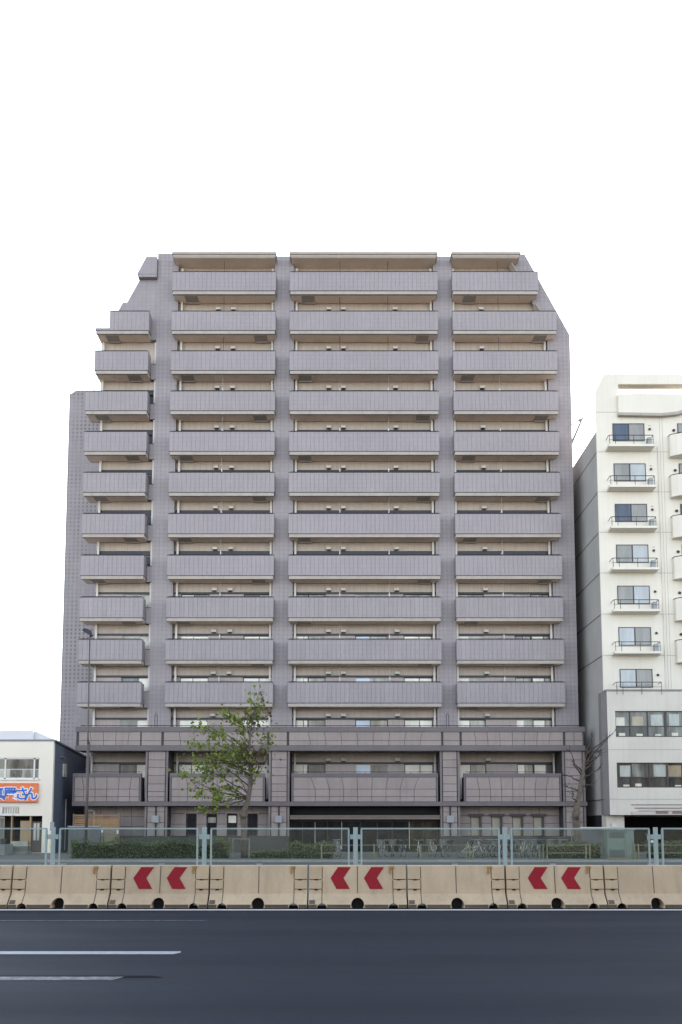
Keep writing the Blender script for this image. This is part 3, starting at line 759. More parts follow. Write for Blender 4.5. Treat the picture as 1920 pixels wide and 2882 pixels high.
# ------------------------------------------------------------------ left: shop
m_shop = M('shop_render', (.81,.745,.635), .8, .05, .4, streak=.05, fine=.03)
m_navy = tile_mat('shaded_side_cladding', (.105,.125,.17), pitch=40, pitch_z=.85, line=.02, strength=.5, streak=.2)  # blue-grey cladding, its colour darkened for the shade of the narrow gap
m_alw = M('white_frame', (.72,.71,.68), .5, .06, 2)
shop = thing('shop_building', (-24,64,.1), 'low cream shop building with blue-grey side wall and pitched metal roof edge', 'building')
b = MB()
ring_wall(b, -34, -18.52, 64.0, 64.3, .1, 7.26, [(.12,2.46,-34.0,-19.12),(2.55,3.06,-34.0,-20.62),(4.83,6.18,-34.0,-19.42)])
b.build('front_wall', m_shop, shop)
b = MB(); b.prism_x([(65.6,.1),(74.5,.1),(74.5,6.55),(65.6,7.15)], -34, -18.53); b.prism_x([(64.301,.1),(65.599,.1),(65.599,7.15),(64.301,7.24)], -18.8, -18.53); b.build('side_wall', m_navy, shop)
b = MB(); b.box(-34,-18.81,65.4,65.5,.1,7.1); b.box(-34,-18.81,64.31,65.4,3.1,3.2); b.box(-34,-18.81,64.31,65.4,7.1,7.2); b.build('room_back', M('shop_room', (.10,.09,.075), .9, .4, 1.5), shop)
b = MB(); b.prism_x([(63.95,7.262),(74.8,6.575),(74.8,6.68),(63.95,7.37)], -34.2, -18.40); b.build('roof_edge', M('roof_metal', (.16,.175,.20), .4, .1, 1, metal=.3), shop)
b = MB(); b.box(-18.52,-18.46,66.2,67.0,5.1,5.95); so = b.build('side_window', m_cream, shop)
b = MB(); b.box(-18.459,-18.45,66.26,66.94,5.16,5.89); b.build('pane', P_LACE, so)
b = MB(); b.tube([(-18.44,66.9,.2),(-18.44,66.9,3.6)], .05, 6); b.tube([(-18.42,65.4,6.35),(-18.42,66.4,6.35)], .04, 6); b.build('side_pipe', m_alum, shop)
# windows of the shop front
xs = [-24.2,-22.9,-21.62,-19.75,-19.42]
b = MB()
for x in xs: b.box(x-.05, x+.05, 64.05, 64.13, 4.83, 6.18)
b.box(-24.2,-19.42,64.05,64.13,6.1,6.18); b.box(-24.2,-19.42,64.05,64.13,4.83,4.9)
b.box(-24.3,-19.36,63.93,63.999,4.74,4.828)
fo = b.build('window', m_alw, shop)
P_SHOP = glassy('pane_shop', (.13,.125,.11), var=.7); P_SHOPL = glassy('pane_shop_low', (.36,.36,.32), var=.5)
for i in range(4):
    b = MB(); b.box(xs[i]+.05, xs[i+1]-.05, 64.09, 64.10, 4.9, 5.45); b.build('pane', P_SHOPL, fo)
    b = MB(); b.box(xs[i]+.05, xs[i+1]-.05, 64.09, 64.10, 5.45, 6.1); b.build('pane', P_SHOP, fo)
b = MB(); b.box(-21.3,-20.55,64.07,64.085,4.95,5.4); b.build('stacked_goods', M('goods', (.16,.15,.13), .8, .6, 9), fo)
b = MB(); b.box(-24.2,-19.44,64.085,64.088,5.44,5.47); b.build('inner_rail', m_alw, fo)
# small transom row
b = MB()
for i in range(7): b.box(-21.55-.01+i*.16, -21.55+.03+i*.16, 64.05, 64.1, 2.6, 3.0)
b.box(-24,-20.62,64.05,64.1,2.55,2.6); b.box(-24,-20.62,64.05,64.1,3.0,3.06); b.box(-21.85,-21.7,64.0,64.1,2.6,3.0)
tr = b.build('transom_window', m_alw, shop)
b = MB(); b.box(-24,-20.62,64.11,64.12,2.6,3.0); b.build('pane', P_OFFL, tr)
b = MB(); b.box(-24.5,-21.0,63.85,63.999,2.47,2.56); b.build('awning_strip', m_alw, shop)
# shop entrance
b = MB(); b.box(-21.12,-19.12,64.9,65.0,.1,2.46); b.build('entrance_back', m_void, shop)
b = MB(); b.box(-21.12,-21.06,64.02,64.3,.1,2.46); b.box(-19.95,-19.85,64.1,64.3,.1,2.46); b.build('entrance_post', M('post_wood', (.40,.27,.16), .6, .1, 3), shop)
b = MB(); b.box(-20.62,-19.96,64.35,64.4,.7,2.15); b.build('counter_screen', M('screen_tan', (.42,.30,.18), .7, .1, 2), shop)
b = MB(); b.box(-19.84,-19.2,64.2,64.25,.15,2.1); do = b.build('shop_door', M('door_brown', (.10,.075,.06), .5, .2, 3), shop)
for x in (-19.62,-19.4):
    b = MB(); b.box(x-.09, x+.07, 64.18,64.199,.9,2.0); b.build('pane', P_LACE, do)
b = MB(); b.box(-24,-21.6,64.2,64.3,.1,2.46); b.build('shutter_wall', M('shop_panel', (.50,.47,.42), .7, .1, 1.5), shop)
b = MB(); b.box(-21.95,-21.65,64.12,64.19,.9,2.3); b.build('side_pane', P_GREY, shop)
b = MB(); b.box(-21.05,-19.97,63.9,64.25,.1,.85); b.build('planter_wall', M('planter_render', (.42,.40,.34), .85, .15, 2, streak=.3), shop)

# sign
sg = thing('shop_sign', (-21,63.9,3.37), 'orange shop sign with white-edged blue Japanese lettering on the cream wall', 'sign')
m_or = M('sign_orange', (.80,.20,.07), .5, .12, .8); m_bl = M('sign_blue', (.04,.15,.55), .5, .25, 3); m_wh = M('sign_white', (.85,.85,.86), .5, .04, 2)
b = MB(); b.box(-25,-19.42,63.84,63.99,3.37,4.51); b.build('board', m_or, sg)
b = MB(); b.box(-25,-19.38,63.82,63.86,3.33,3.369); b.box(-25,-19.38,63.82,63.86,4.511,4.54); b.build('board_edge', M('sign_edge', (.55,.13,.06), .5, .1), sg)
def letter(ch, x, z, size, parent):
    for off, mat, y in ((.075, m_wh, 63.835), (.022, m_bl, 63.825)):
        cu = bpy.data.curves.new('lettering', 'FONT'); cu.body = ch; cu.size = size; cu.offset = off; cu.extrude = .004; cu.align_x = 'CENTER'; cu.resolution_u = 3
        to = bpy.data.objects.new('tmp', cu); COL.objects.link(to); dg = bpy.context.evaluated_depsgraph_get(); dg.update()
        me = bpy.data.meshes.new_from_object(to.evaluated_get(dg)); bpy.data.objects.remove(to)
        me.materials.clear(); me.materials.append(mat)
        o = link('lettering' if mat is m_bl else 'lettering_edge', me, None, parent)
        o.location = Vector((x, y, z)) - wloc(parent); o.rotation_euler = (R(90),0,0)
for ch, x in (('車',-22.02),('屋',-21.2),('さ',-20.44),('ん',-19.82)): letter(ch, x, 3.555, .88, sg)

# far white building behind the shop
fb = thing('distant_white_building', (-40,112,.1), 'distant white flat-roofed building showing above the cream shop roof', 'building')
b = MB(); b.box(-60,-34.8,112,130,.1,12.7); b.prism_y([(-34.79,.1),(-30.5,.1),(-30.5,10.9),(-34.79,12.7)], 112.5, 130); b.build('wall', M('far_white', (.64,.66,.69), .8, .03, .3, fine=.0), fb)
for x in (-36.9,-34.3-1.0):
    b = MB(); b.box(x-.55, x+.35, 111.9, 111.99, 9.6, 10.5); wo_ = b.build('window', m_cream, fb)
    b = MB(); b.box(x-.45, x+.25, 111.86, 111.89, 9.7, 10.4); b.build('pane', P_GREY, wo_)

# ------------------------------------------------------------------ concrete barriers
m_conc = M('barrier_paint', (.52,.42,.295), .75, .14, 1.1, streak=.38, fine=.07, bump=.2, island=.05)
m_concb = M('barrier_block', (.485,.388,.265), .75, .10, 1.8, streak=.2, fine=.05, bump=.15)
m_shade_seam = M('barrier_shade_seam', (.12,.10,.08), .85, .2, 2, streak=.2)  # for seam and patch, and the painted shadow at the foot
m_red = M('chevron_red', (.27,.011,.024), .6, .10, 2, spec=.2)
m_ochre = M('rusty_ochre', (.34,.20,.07), .8, .3, 8)
m_seam = M('barrier_seam', (.11,.085,.06), .9, .2, 6)
m_black = M('dull_black', (.012,.012,.014), .7, .1, 4)
Y0 = 20.86
PROF = [(0,.075),(.22,.285),(.31,.855),(.34,.87),(.46,.87),(.49,.855),(.58,.285),(.80,.075),(.80,0.0),(0,0.0)]
def yface(z):                                 # front face of the profile
    pts = [(0.0,0.0),(.075,0),(.285,.22),(.855,.31)]
    for (z0,y0_),(z1,y1_) in zip(pts, pts[1:]):
        if z <= z1: return Y0 + y0_ + (y1_-y0_)*(z-z0)/max(1e-6,(z1-z0))
    return Y0+.31
L = 2.07
bb = MB(); bb.prism_x([(y, z) for y, z in PROF][::-1], -L/2+.017, L/2-.017)
me = bb.mesh('barrier_body'); bm = bmesh.new(); bm.from_mesh(me); bmesh.ops.recalc_face_normals(bm, faces=bm.faces); bm.to_mesh(me); bm.free()
tmp = bpy.data.objects.new('tmp', me); COL.objects.link(tmp); cutters = []
for x, z, r_ in ((0,.07,.135),(-.74,.0,.10),(.74,.0,.10)):
    c = MB(); c.tube([(x,-.2,z),(x,1.2,z)], r_, 20); cm = c.mesh('cut'); bm = bmesh.new(); bm.from_mesh(cm); bmesh.ops.recalc_face_normals(bm, faces=bm.faces); bm.to_mesh(cm); bm.free()
    co = bpy.data.objects.new('cut', cm); COL.objects.link(co); cutters.append(co)
    md = tmp.modifiers.new('b', 'BOOLEAN'); md.operation = 'DIFFERENCE'; md.object = co; md.solver = 'EXACT'
dg = bpy.context.evaluated_depsgraph_get(); dg.update()
barrier_me = bpy.data.meshes.new_from_object(tmp.evaluated_get(dg)); barrier_me.name = 'barrier_body'
for c in cutters: bpy.data.objects.remove(c)
bpy.data.objects.remove(tmp); barrier_me.materials.clear(); barrier_me.materials.append(m_conc)
barrier_me.polygons.foreach_set('use_smooth', [False]*len(barrier_me.polygons))
def face_plate(mb, x0, x1, z0, z1, t=.014, d=-.01):
    """plate lying on the sloping front face"""
    ya, yb = yface(z0)-Y0, yface(z1)-Y0
    mb.add([(x0,ya-t,z0),(x1,ya-t,z0),(x1,yb-t,z1),(x0,yb-t,z1),(x0,ya-d,z0),(x1,ya-d,z0),(x1,yb-d,z1),(x0,yb-d,z1)],
           [(0,1,2,3),(7,6,5,4),(0,4,5,1),(1,5,6,2),(2,6,7,3),(3,7,4,0)])
def mk_barrier(name='road_barrier'):
    t = thing(name, (0,Y0,0), None, None)
    link('body', barrier_me, None, t)
    for s in (-1, 1):
        for z0, z1 in ((.585,.835),(.385,.555)):
            b = MB(); xa, xb = sorted((s*(L/2-.02), s*(L/2-.285))); face_plate(b, xa, xb, z0, z1, .016)
            link('hatch_block', b.mesh('hatch_block'), m_concb, t)
            b = MB(); xc = s*(L/2-.17); face_plate(b, xc-.038, xc+.038, z0-.034, z0-.002, .012); link('latch_pocket', b.mesh('latch_pocket'), m_black, t)
            b = MB(); face_plate(b, xa, xb, z0-.016, z0-.001, .006); face_plate(b, *(sorted((s*(L/2-.286), s*(L/2-.302)))), z0, z1, .006); link('seam', b.mesh('seam'), m_seam, t)
        b = MB(); xc = s*(L/2-.292); face_plate(b, xc-.008, xc+.008, .29, .38, .004); face_plate(b, xc-.008, xc+.008, .10, .285, .004); link('seam', b.mesh('seam'), m_seam, t)
    b = MB(); face_plate(b, -.009, .009, .29, .85, .004); link('seam', b.mesh('seam'), m_shade_seam, t)
    b = MB(); face_plate(b, L/2-.37, L/2-.27, .80, .85, .03); face_plate(b, L/2-.37, L/2-.335, .70, .799, .03); link('lifting_bracket', b.mesh('lifting_bracket'), m_ochre, t)
    b = MB(); face_plate(b, -L/2+.03, -L/2+.15, .085, .16, .006); link('repair_patch', b.mesh('repair_patch'), m_shade_seam, t)
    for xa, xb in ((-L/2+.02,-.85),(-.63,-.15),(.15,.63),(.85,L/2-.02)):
        b = MB(); b.box(xa, xb, -.006, .004, .006, .073); link('foot_shade_strip', b.mesh('foot_shade_strip'), m_shade_seam, t)  # dark base strip with the shadow gap painted into its colour
    b = MB(); b.tube([(0,.30,.07),(0,.32,.07)], .134, 18); link('arch_shade_plate', b.mesh('arch_shade_plate'), m_black, t)  # black plate added inside the arch to keep it dark
    b = MB(); b.box(-.06,.06,.36,.44,.871,.90); link('top_lug', b.mesh('top_lug'), m_meter, t)
    return t
proto = mk_barrier(); index_kids(proto)
CHEV = [(0.0,.0),(.155,.235),(.425,.235),(.27,.0),(.405,-.235),(.125,-.235)]
def chevron(parent, x):
    zc = .605; pts = []
    for px, pz in CHEV:
        z = zc + pz*.96; pts.append((x+px, yface(z)-Y0, z))
    b = MB(); n = len(pts)
    # concave outline: two quads sharing the notch line
    fr = [(p[0], p[1]-.010, p[2]) for p in pts]; bk = [(p[0], p[1]-.003, p[2]) for p in pts]
    b.add(fr + bk, [(0,3,2,1),(0,5,4,3)] + [(i, (i+1) % n, (i+1) % n+n, i+n) for i in range(n)])
    return link('chevron', b.mesh('chevron'), m_red, parent)
jx = [-8.97+L*i for i in range(10)]            # joints
BLAB = ['plain tan road barrier in front of the cream shop, partly cut off', 'plain tan road barrier next to the first chevron pair, below the lamp post',
        'tan road barrier with the leftmost pair of red chevrons', 'plain tan road barrier between the left and middle chevron pairs',
        'tan road barrier with the middle pair of red chevrons', 'plain tan road barrier between the middle and right chevron pairs',
        'tan road barrier with the rightmost pair of red chevrons', 'plain tan road barrier in front of the garage hedge, past the last chevron pair',
        'last plain tan road barrier of the row, beyond the garage hedge']
for i in range(9):
    t = proto if i == 0 else copy_tree(proto)
    cx = jx[i] + L/2; t.location = (cx, Y0 + rng.uniform(-.012,.012), 0); t.rotation_euler = (0, 0, R(rng.uniform(-.35,.35)))
    tag(t, BLAB[i], 'barrier', 'concrete barriers along the road')
for i in (2, 4, 6):
    t = [o for o in bpy.data.objects if o.get('label') == BLAB[i]][0]
    chevron(t, -.565); chevron(t, .135)
# ------------------------------------------------------------------ glass fence behind the barriers
def glass_mat():
    m, nt, b = newmat('fence_glass'); out = nt.nodes['Material Output']; nt.nodes.remove(b)
    tr = nt.nodes.new('ShaderNodeBsdfTransparent'); tr.inputs[0].default_value = (.89,.94,.928,1)
    gl = nt.nodes.new('ShaderNodeBsdfGlossy'); gl.inputs['Roughness'].default_value = .02; gl.inputs[0].default_value = (.9,.95,.95,1)
    df = nt.nodes.new('ShaderNodeBsdfDiffuse'); df.inputs[0].default_value = (.30,.34,.33,1)
    fr = nt.nodes.new('ShaderNodeFresnel'); fr.inputs[0].default_value = 1.22
    m1 = nt.nodes.new('ShaderNodeMixShader'); m2 = nt.nodes.new('ShaderNodeMixShader')
    p = pos_(nt); d = ramp_(nt, noise_(nt, p, 3.0, 5, .6, (1,1,.35)), .35, .8)
    nt.links.new(math_(nt, 'MULTIPLY_ADD', d, .045, .012), m1.inputs[0])
    nt.links.new(tr.outputs[0], m1.inputs[1]); nt.links.new(df.outputs[0], m1.inputs[2])
    nt.links.new(fr.outputs[0], m2.inputs[0]); nt.links.new(m1.outputs[0], m2.inputs[1]); nt.links.new(gl.outputs[0], m2.inputs[2])
    nt.links.new(m2.outputs[0], out.inputs['Surface']); return m
m_glass = glass_mat()
m_fpost = M('pale_blue_paint', (.30,.40,.41), .45, .08, 2, streak=.15)
YG = 21.72
gp = thing('glass_fence_panel', (0,YG,0), None, None)
b = MB(); b.box(-1.47,1.47,-.006,.006,.12,1.62); link('pane', b.mesh('pane'), m_glass, gp)
b = MB(); b.box(-1.50,1.50,-.02,.02,1.621,1.653); b.box(-1.50,1.50,-.02,.02,.085,.119); link('rail', b.mesh('rail'), m_fpost, gp)
for s in (-1, 1):
    b = MB(); xa, xb = sorted((s*1.471, s*1.508)); b.box(xa, xb, -.025, .025, .06, 1.620); link('end_post', b.mesh('end_post'), m_fpost, gp)
index_kids(gp)
fp = thing('fence_post', (0,YG,0), None, None)
b = MB(); b.tube([(0,0,0),(0,0,1.665)], .05, 12); link('post', b.mesh('post'), m_fpost, fp, smooth=False)
for z in (.30, 1.46):
    b = MB(); b.box(-.115,.115,-.02,.02,z-.05,z+.05); link('bracket', b.mesh('bracket'), m_fpost, fp)
index_kids(fp)
PX = [-6.24,-2.96,.315,3.55,6.82]
GL = ['glass fence panel in front of the cream shop entrance', 'glass fence panel in front of the long left hedge and lamp post', 'glass fence panel in front of the leafy tree trunk',
      'glass fence panel in front of most of the parked bicycles', 'glass fence panel in front of the bare tree and green cabinet', 'glass fence panel in front of the hedge before the dark garage']
PL = ['pale blue fence post before the corner of the cream shop', 'pale blue fence post below the leafy tree crown', 'middle pale blue fence post in front of the dark entrance', 'pale blue fence post before the shuttered ground-floor windows', 'pale blue fence post before the dark garage']
xs = [PX[0]-1.635] + [(PX[i]+PX[i+1])/2 for i in range(4)] + [PX[4]+1.635]
for i, x in enumerate(xs):
    t = gp if i == 0 else copy_tree(gp); t.location = (x, YG, 0); tag(t, GL[i], 'glass panel', 'glass fence panels behind the barriers')
for i, x in enumerate(PX):
    t = fp if i == 0 else copy_tree(fp); t.location = (x, YG, 0); tag(t, PL[i], 'fence post', 'posts between the glass panels')

# ------------------------------------------------------------------ street lamp
m_pole = M('lamp_pole_brown', (.105,.085,.08), .5, .1, 1, streak=.2)
lp = thing('street_lamp', (-13.62,53.5,.1), 'tall thin brown street lamp before the left balconies', 'street lamp')
b = MB(); b.tube([(-13.62,53.5,.1),(-13.62,53.5,.5)], .14, 12); b.tube([(-13.62,53.5,.5),(-13.62,53.5,6.2)], [.085,.08], 12); b.tube([(-13.62,53.5,6.2),(-13.66,53.5,6.5),(-13.70,53.5,12.05)], [.08,.05,.038], 12); b.build('pole', m_pole, lp, True)
b = MB(); b.tube([(-13.70,53.5,12.05),(-13.62,53.5,12.12),(-13.5,53.5,12.14)], [.04,.05,.03], 8)
b.add([(-14.08,53.3,12.36),(-13.62,53.28,12.08),(-13.62,53.72,12.08),(-14.08,53.7,12.36),(-14.0,53.36,12.52),(-13.66,53.34,12.40),(-13.66,53.66,12.40),(-14.0,53.64,12.52)],
      [(0,3,2,1),(4,5,6,7),(0,1,5,4),(1,2,6,5),(2,3,7,6),(3,0,4,7)])
hd = b.build('lamp_head', m_rail, lp)
b = MB(); b.add([(-14.02,53.34,12.315),(-13.66,53.32,12.095),(-13.66,53.68,12.095),(-14.02,53.66,12.315)], [(0,3,2,1)]); b.build('lamp_glass', P_LACE, hd)
b = MB(); b.tube([(-14.1,53.5,12.3),(-14.06,53.5,12.42)], .05, 6); b.build('sensor', m_cream, hd)

# ------------------------------------------------------------------ trees
def tag_leaf(name, cols, trans=.35):
    m, nt, b = newmat(name); p = pos_(nt)
    c = mix_(nt, ramp_(nt, noise_(nt, p, 3.5, 2), .35, .65), cols[0], cols[1])
    c = mix_(nt, ramp_(nt, noise_(nt, p, 17, 2), .5, .72), c, cols[2])
    out = nt.nodes['Material Output']; nt.links.new(c, b.inputs['Base Color']); b.inputs['Roughness'].default_value = .55
    t = nt.nodes.new('ShaderNodeBsdfTranslucent'); nt.links.new(c, t.inputs[0]); mx = nt.nodes.new('ShaderNodeMixShader'); mx.inputs[0].default_value = trans
    nt.links.new(b.outputs[0], mx.inputs[1]); nt.links.new(t.outputs[0], mx.inputs[2]); nt.links.new(mx.outputs[0], out.inputs['Surface']); return m
m_bark = M('bark', (.13,.105,.085), .9, .3, 4, bump=.5)
m_twig = M('twig', (.065,.052,.042), .9, .2, 4)
m_leaf = tag_leaf('leaf_green', ((.085,.145,.018),(.19,.27,.035),(.36,.35,.06)))
m_leafdry = tag_leaf('leaf_dry', ((.12,.095,.045),(.17,.13,.07),(.10,.10,.04)))
def leaf(mb, c, s, r):
    """three-lobed leaf, four triangles, folded a little"""
    n = Vector((r.gauss(0,1), r.gauss(0,1), r.gauss(.5,.8))).normalized(); u = n.orthogonal().normalized(); a = r.uniform(0,6.28)
    u = (u*math.cos(a) + n.cross(u)*math.sin(a)); w = n.cross(u); c = Vector(c)
    mb.add([c - u*s*.5, c + w*s*.45 - u*s*.05 + n*s*.10, c + u*s*.55, c - w*s*.45 - u*s*.05 + n*s*.10, c + u*s*.12],
           [(0,4,1),(1,4,2),(2,4,3),(3,4,0)])
def bez(p0, p1, sag, n=6, r=None):
    p0, p1 = Vector(p0), Vector(p1); out = []
    for i in range(n+1):
        t = i/n; q = p0.lerp(p1, t) + Vector((0,0,sag*4*t*(1-t)))
        if r and 0 < i < n: q += Vector((r.gauss(0,.05), r.gauss(0,.05), r.gauss(0,.05)))
        out.append(q)
    return out
TX, TY = -5.15, 53.5
tree = thing('leafy_tree', (TX,TY,.1), 'leaning street tree with sparse green leaves before the second balcony bay', 'tree')
trunk_pts = [(-5.15,TY,.1),(-5.18,TY,1.3),(-5.24,TY,2.4),(-5.02,TY+.05,3.08),(-4.90,TY+.1,3.75),(-4.85,TY+.1,4.4),(-4.84,TY,5.2),(-4.95,TY-.1,6.2),(-4.85,TY,7.2),(-4.6,TY,8.0)]
rad = [.20,.16,.17,.14,.12,.10,.075,.055,.035,.015]
b = MB(); b.tube(trunk_pts, rad, 10)
b.tube([(-5.28,TY,2.3),(-5.1,TY-.1,2.45)], [.24,.19], 8)
b.build('trunk', m_bark, tree, True)
CL = [(-7.64,7.03),(-7.1,6.95),(-6.39,6.56),(-7.83,6.01),(-7.0,5.81),(-6.45,5.5),(-7.62,5.38),(-7.81,4.99),(-7.53,4.87),(-8.23,4.4),(-7.41,4.4),(-7.99,3.86),(-7.59,3.35),(-6.28,7.78),(-5.89,7.62),(-5.23,7.97),(-4.45,8.65),(-4.4,8.25),(-5.3,7.15),(-4.0,6.67),(-5.86,5.11),(-4.69,4.79),(-5.96,3.82),(-7.5,2.75),(-6.46,3.1),(-6.9,6.3),(-6.1,5.9),(-5.6,5.5),(-5.4,6.4),(-6.8,4.9)]
DRY = [(-5.28,5.42),(-4.5,5.61),(-4.32,7.62),(-4.91,7.66),(-4.3,6.1),(-4.8,5.2),(-5.2,6.0),(-4.1,5.3)]
lr = random.Random(11); lv = MB(); ld = MB(); br = MB()
for k, (x, z) in enumerate(CL + DRY):
    dry = k >= len(CL); y = TY + lr.uniform(-1.5,1.5) * (.6 if abs(x+5) < 1 else 1)
    # branch leaves the trunk below its cluster
    zt = min(max(z - lr.uniform(.8,1.8), 3.3), 6.8)
    base = None
    for (p, q) in zip(trunk_pts, trunk_pts[1:]):
        if p[2] <= zt <= q[2]: base = Vector(p).lerp(Vector(q), (zt-p[2])/(q[2]-p[2]))
    if base is None: base = Vector(trunk_pts[6])
    path = bez(base, (x, y, z), lr.uniform(-.25,.45), 6, lr)
    d = (Vector((x,y,z))-base).length
    r0 = .011 + .007*d
    br.tube(path, [r0*(1-.8*i/6)+.004 for i in range(7)], 5)
    for j in range(9):                                   # twigs
        i = lr.randint(3,6); p = path[i]; q = p + Vector((lr.gauss(0,.32), lr.gauss(0,.32), lr.gauss(.08,.28)))
        br.tube([p, (p+q)/2 + Vector((0,0,.04)), q], [.008,.006,.003], 3)
        for _ in range(4 if not dry else 2):
            t = lr.uniform(.3,1.1); leaf(ld if (dry or lr.random() < .08) else lv, p.lerp(q,t) + Vector((lr.gauss(0,.07),lr.gauss(0,.07),lr.gauss(-.03,.07))), lr.uniform(.11,.24), lr)
    nl = 19 if not dry else 12
    sp = .30 if z > 4.2 else .22
    for _ in range(nl):
        c = (x+lr.gauss(0,sp*1.15), y+lr.gauss(0,sp), z+lr.gauss(0,sp*.7)); leaf(ld if (dry or lr.random() < .06) else lv, c, lr.uniform(.12,.25), lr)
br.build('branches', m_twig, tree)
o = lv.build('crown', m_leaf, tree); o = ld.build('dry_leaves', m_leafdry, tree)
BX, BY = 12.62, 54.0
bare = thing('bare_tree', (BX,BY,.1), 'pruned leafless street tree before the right corner of the apartment block', 'tree')
b = MB(); b.tube([(12.72,BY,.1),(12.72,BY,1.4),(12.66,BY,2.37),(12.80,BY,2.98),(12.93,BY,3.6),(13.04,BY,4.29),(13.18,BY,5.0),(13.23,BY,5.5)], [.21,.18,.20,.15,.13,.115,.10,.07], 10)
b.tube([(12.62,BY-.1,2.2),(12.80,BY-.2,2.55)], [.2,.12], 8); b.build('trunk', m_bark, bare, True)
LIMBS = [[(12.95,4.2),(12.6,4.45),(12.08,4.54)],[(12.86,3.75),(12.5,3.82),(12.19,3.91)],[(13.15,4.35),(12.8,4.85),(12.55,5.3),(12.21,5.85)],[(13.15,4.32),(13.6,4.68),(14.18,4.94)],[(13.0,3.85),(13.4,3.95),(13.65,3.98)],
         [(13.22,5.0),(13.5,5.3),(13.76,5.5)],[(13.22,5.4),(13.5,5.75),(14.24,5.94)],[(13.25,5.4),(13.45,5.9),(13.73,6.79)],[(13.4,5.7),(14.0,6.2),(14.83,6.94)],[(13.1,4.7),(12.75,5.0),(12.44,5.25)],[(12.8,3.0),(12.5,3.3),(12.45,3.6)],[(13.2,5.2),(13.6,5.6),(14.5,6.5)],[(13.1,4.6),(13.7,5.3),(14.1,5.75)]]
br = MB(); lr = random.Random(5)
for i, l in enumerate(LIMBS):
    dy = lr.uniform(-.7,.7); n = len(l)
    raw = [Vector((x, BY + dy*k/(n-1), z)) for k, (x, z) in enumerate(l)]; pts = []
    for a_, c_ in zip(raw, raw[1:]):
        for k in range(3): pts.append(a_.lerp(c_, k/3) + Vector((lr.gauss(0,.035), lr.gauss(0,.05), lr.gauss(0,.035)))*(1 if pts else 0))
    pts.append(raw[-1]); n = len(pts)
    br.tube(pts, [.055*(1-.75*k/(n-1)) for k in range(n)], 6)
    br.tube([pts[-1], pts[-1]+Vector((lr.gauss(0,.04),0,.06))], [.03,.012], 5)
    e = Vector(pts[-1]); d = (e - Vector(pts[-2])).normalized()
    for _ in range(7):
        t = lr.uniform(.2,1); p = Vector(pts[-3]).lerp(e, t); q = p + (d + Vector((lr.gauss(0,.6), lr.gauss(0,.6), lr.gauss(.3,.5)))).normalized()*lr.uniform(.2,.6)
        br.tube([p, p.lerp(q,.5)+Vector((0,0,.02)), q], [.010,.007,.003], 4)
br.build('branches', m_twig, bare)
b = MB(); b.tube([(12.45,BY+.05,.1),(12.45,BY+.05,1.6)], .03, 6); b.tube([(12.98,BY+.05,.1),(12.98,BY+.05,1.6)], .03, 6); b.tube([(12.4,BY+.05,1.45),(13.03,BY+.05,1.45)], .025, 6); b.build('support_stake', m_woodd, bare)

# tree guard
m_guard = M('worn_grey_paint', (.26,.26,.24), .8, .45, 9)
tg = thing('tree_guard', (-5.15,53.3,.1), 'worn grey tree guard frame at the foot of the leafy tree', 'tree guard')
for x in (-5.72,-4.86):
    b = MB(); b.tube([(x,53.1,.1),(x,53.1,1.12)], .028, 6); b.build('post', m_guard, tg)
b = MB(); b.tube([(-5.72,53.1,1.1),(-4.86,53.1,1.1)], .02, 6); b.build('cross_bar', m_guard, tg)

# ------------------------------------------------------------------ hedges
m_hedge = tag_leaf('hedge_leaf', ((.055,.085,.020),(.11,.155,.036),(.20,.22,.075)), .25)
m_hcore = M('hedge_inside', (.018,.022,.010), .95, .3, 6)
def hedge(name, x0, x1, y0, y1, h, label, seed, dens=420):
    r = random.Random(seed); t = thing(name, ((x0+x1)/2,(y0+y1)/2,.1), label, 'hedge', 'hedges along the pavement')
    n = max(4, int((x1-x0)/.35)); core = MB(); top = []
    hs_ = [h*(.86+.1*math.sin(i*.9+seed)+r.uniform(-.05,.05)) for i in range(n+1)]
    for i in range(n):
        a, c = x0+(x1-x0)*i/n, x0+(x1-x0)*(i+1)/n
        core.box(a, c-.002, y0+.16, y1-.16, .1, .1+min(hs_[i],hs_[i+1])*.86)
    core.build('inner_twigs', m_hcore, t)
    lv = MB()
    for _ in range(int(dens*(x1-x0))):
        x = r.uniform(x0, x1); f = (x-x0)/(x1-x0)*n; i = min(int(f), n-1); hh = hs_[i]*(1-(f-i)) + hs_[i+1]*(f-i)
        e = min(1, (x-x0)/.35, (x1-x)/.35); hh *= .55+.45*max(0,e)**.5
        if r.random() < .36: y = r.uniform(y0+.05, y1-.05); z = hh + r.gauss(0,.045)
        else: y = (y0 if r.random() < .75 else y1) + r.gauss(.05,.05); z = hh*(r.random()**.8)
        if r.random() < .12: x = (x0 if r.random() < .5 else x1)+r.gauss(0,.06)
        leaf(lv, (x, y, .1+max(.03,z)), r.uniform(.05,.095), r)
    lv.build('leaves', m_hedge, t); return t
hedge('hedge', -14.05,-5.9,52.3,53.1,1.0,'long clipped hedge at the foot of the street lamp',1)
hedge('hedge', -2.75,-.45,52.2,53.2,.92,'short rounded hedge in front of the dark entrance',2,520)
hedge('hedge', 10.75,13.55,52.3,53.2,.88,'hedge behind the pipe rail beside the green cabinet',3,460)
hedge('hedge', 16.2,22,52.6,53.4,.95,'clipped hedge in front of the dark garage',4,380)
hedge('hedge', -4.75,-2.8,52.6,53.3,.42,'low patch of shrubs right of the tree guard',5,240)

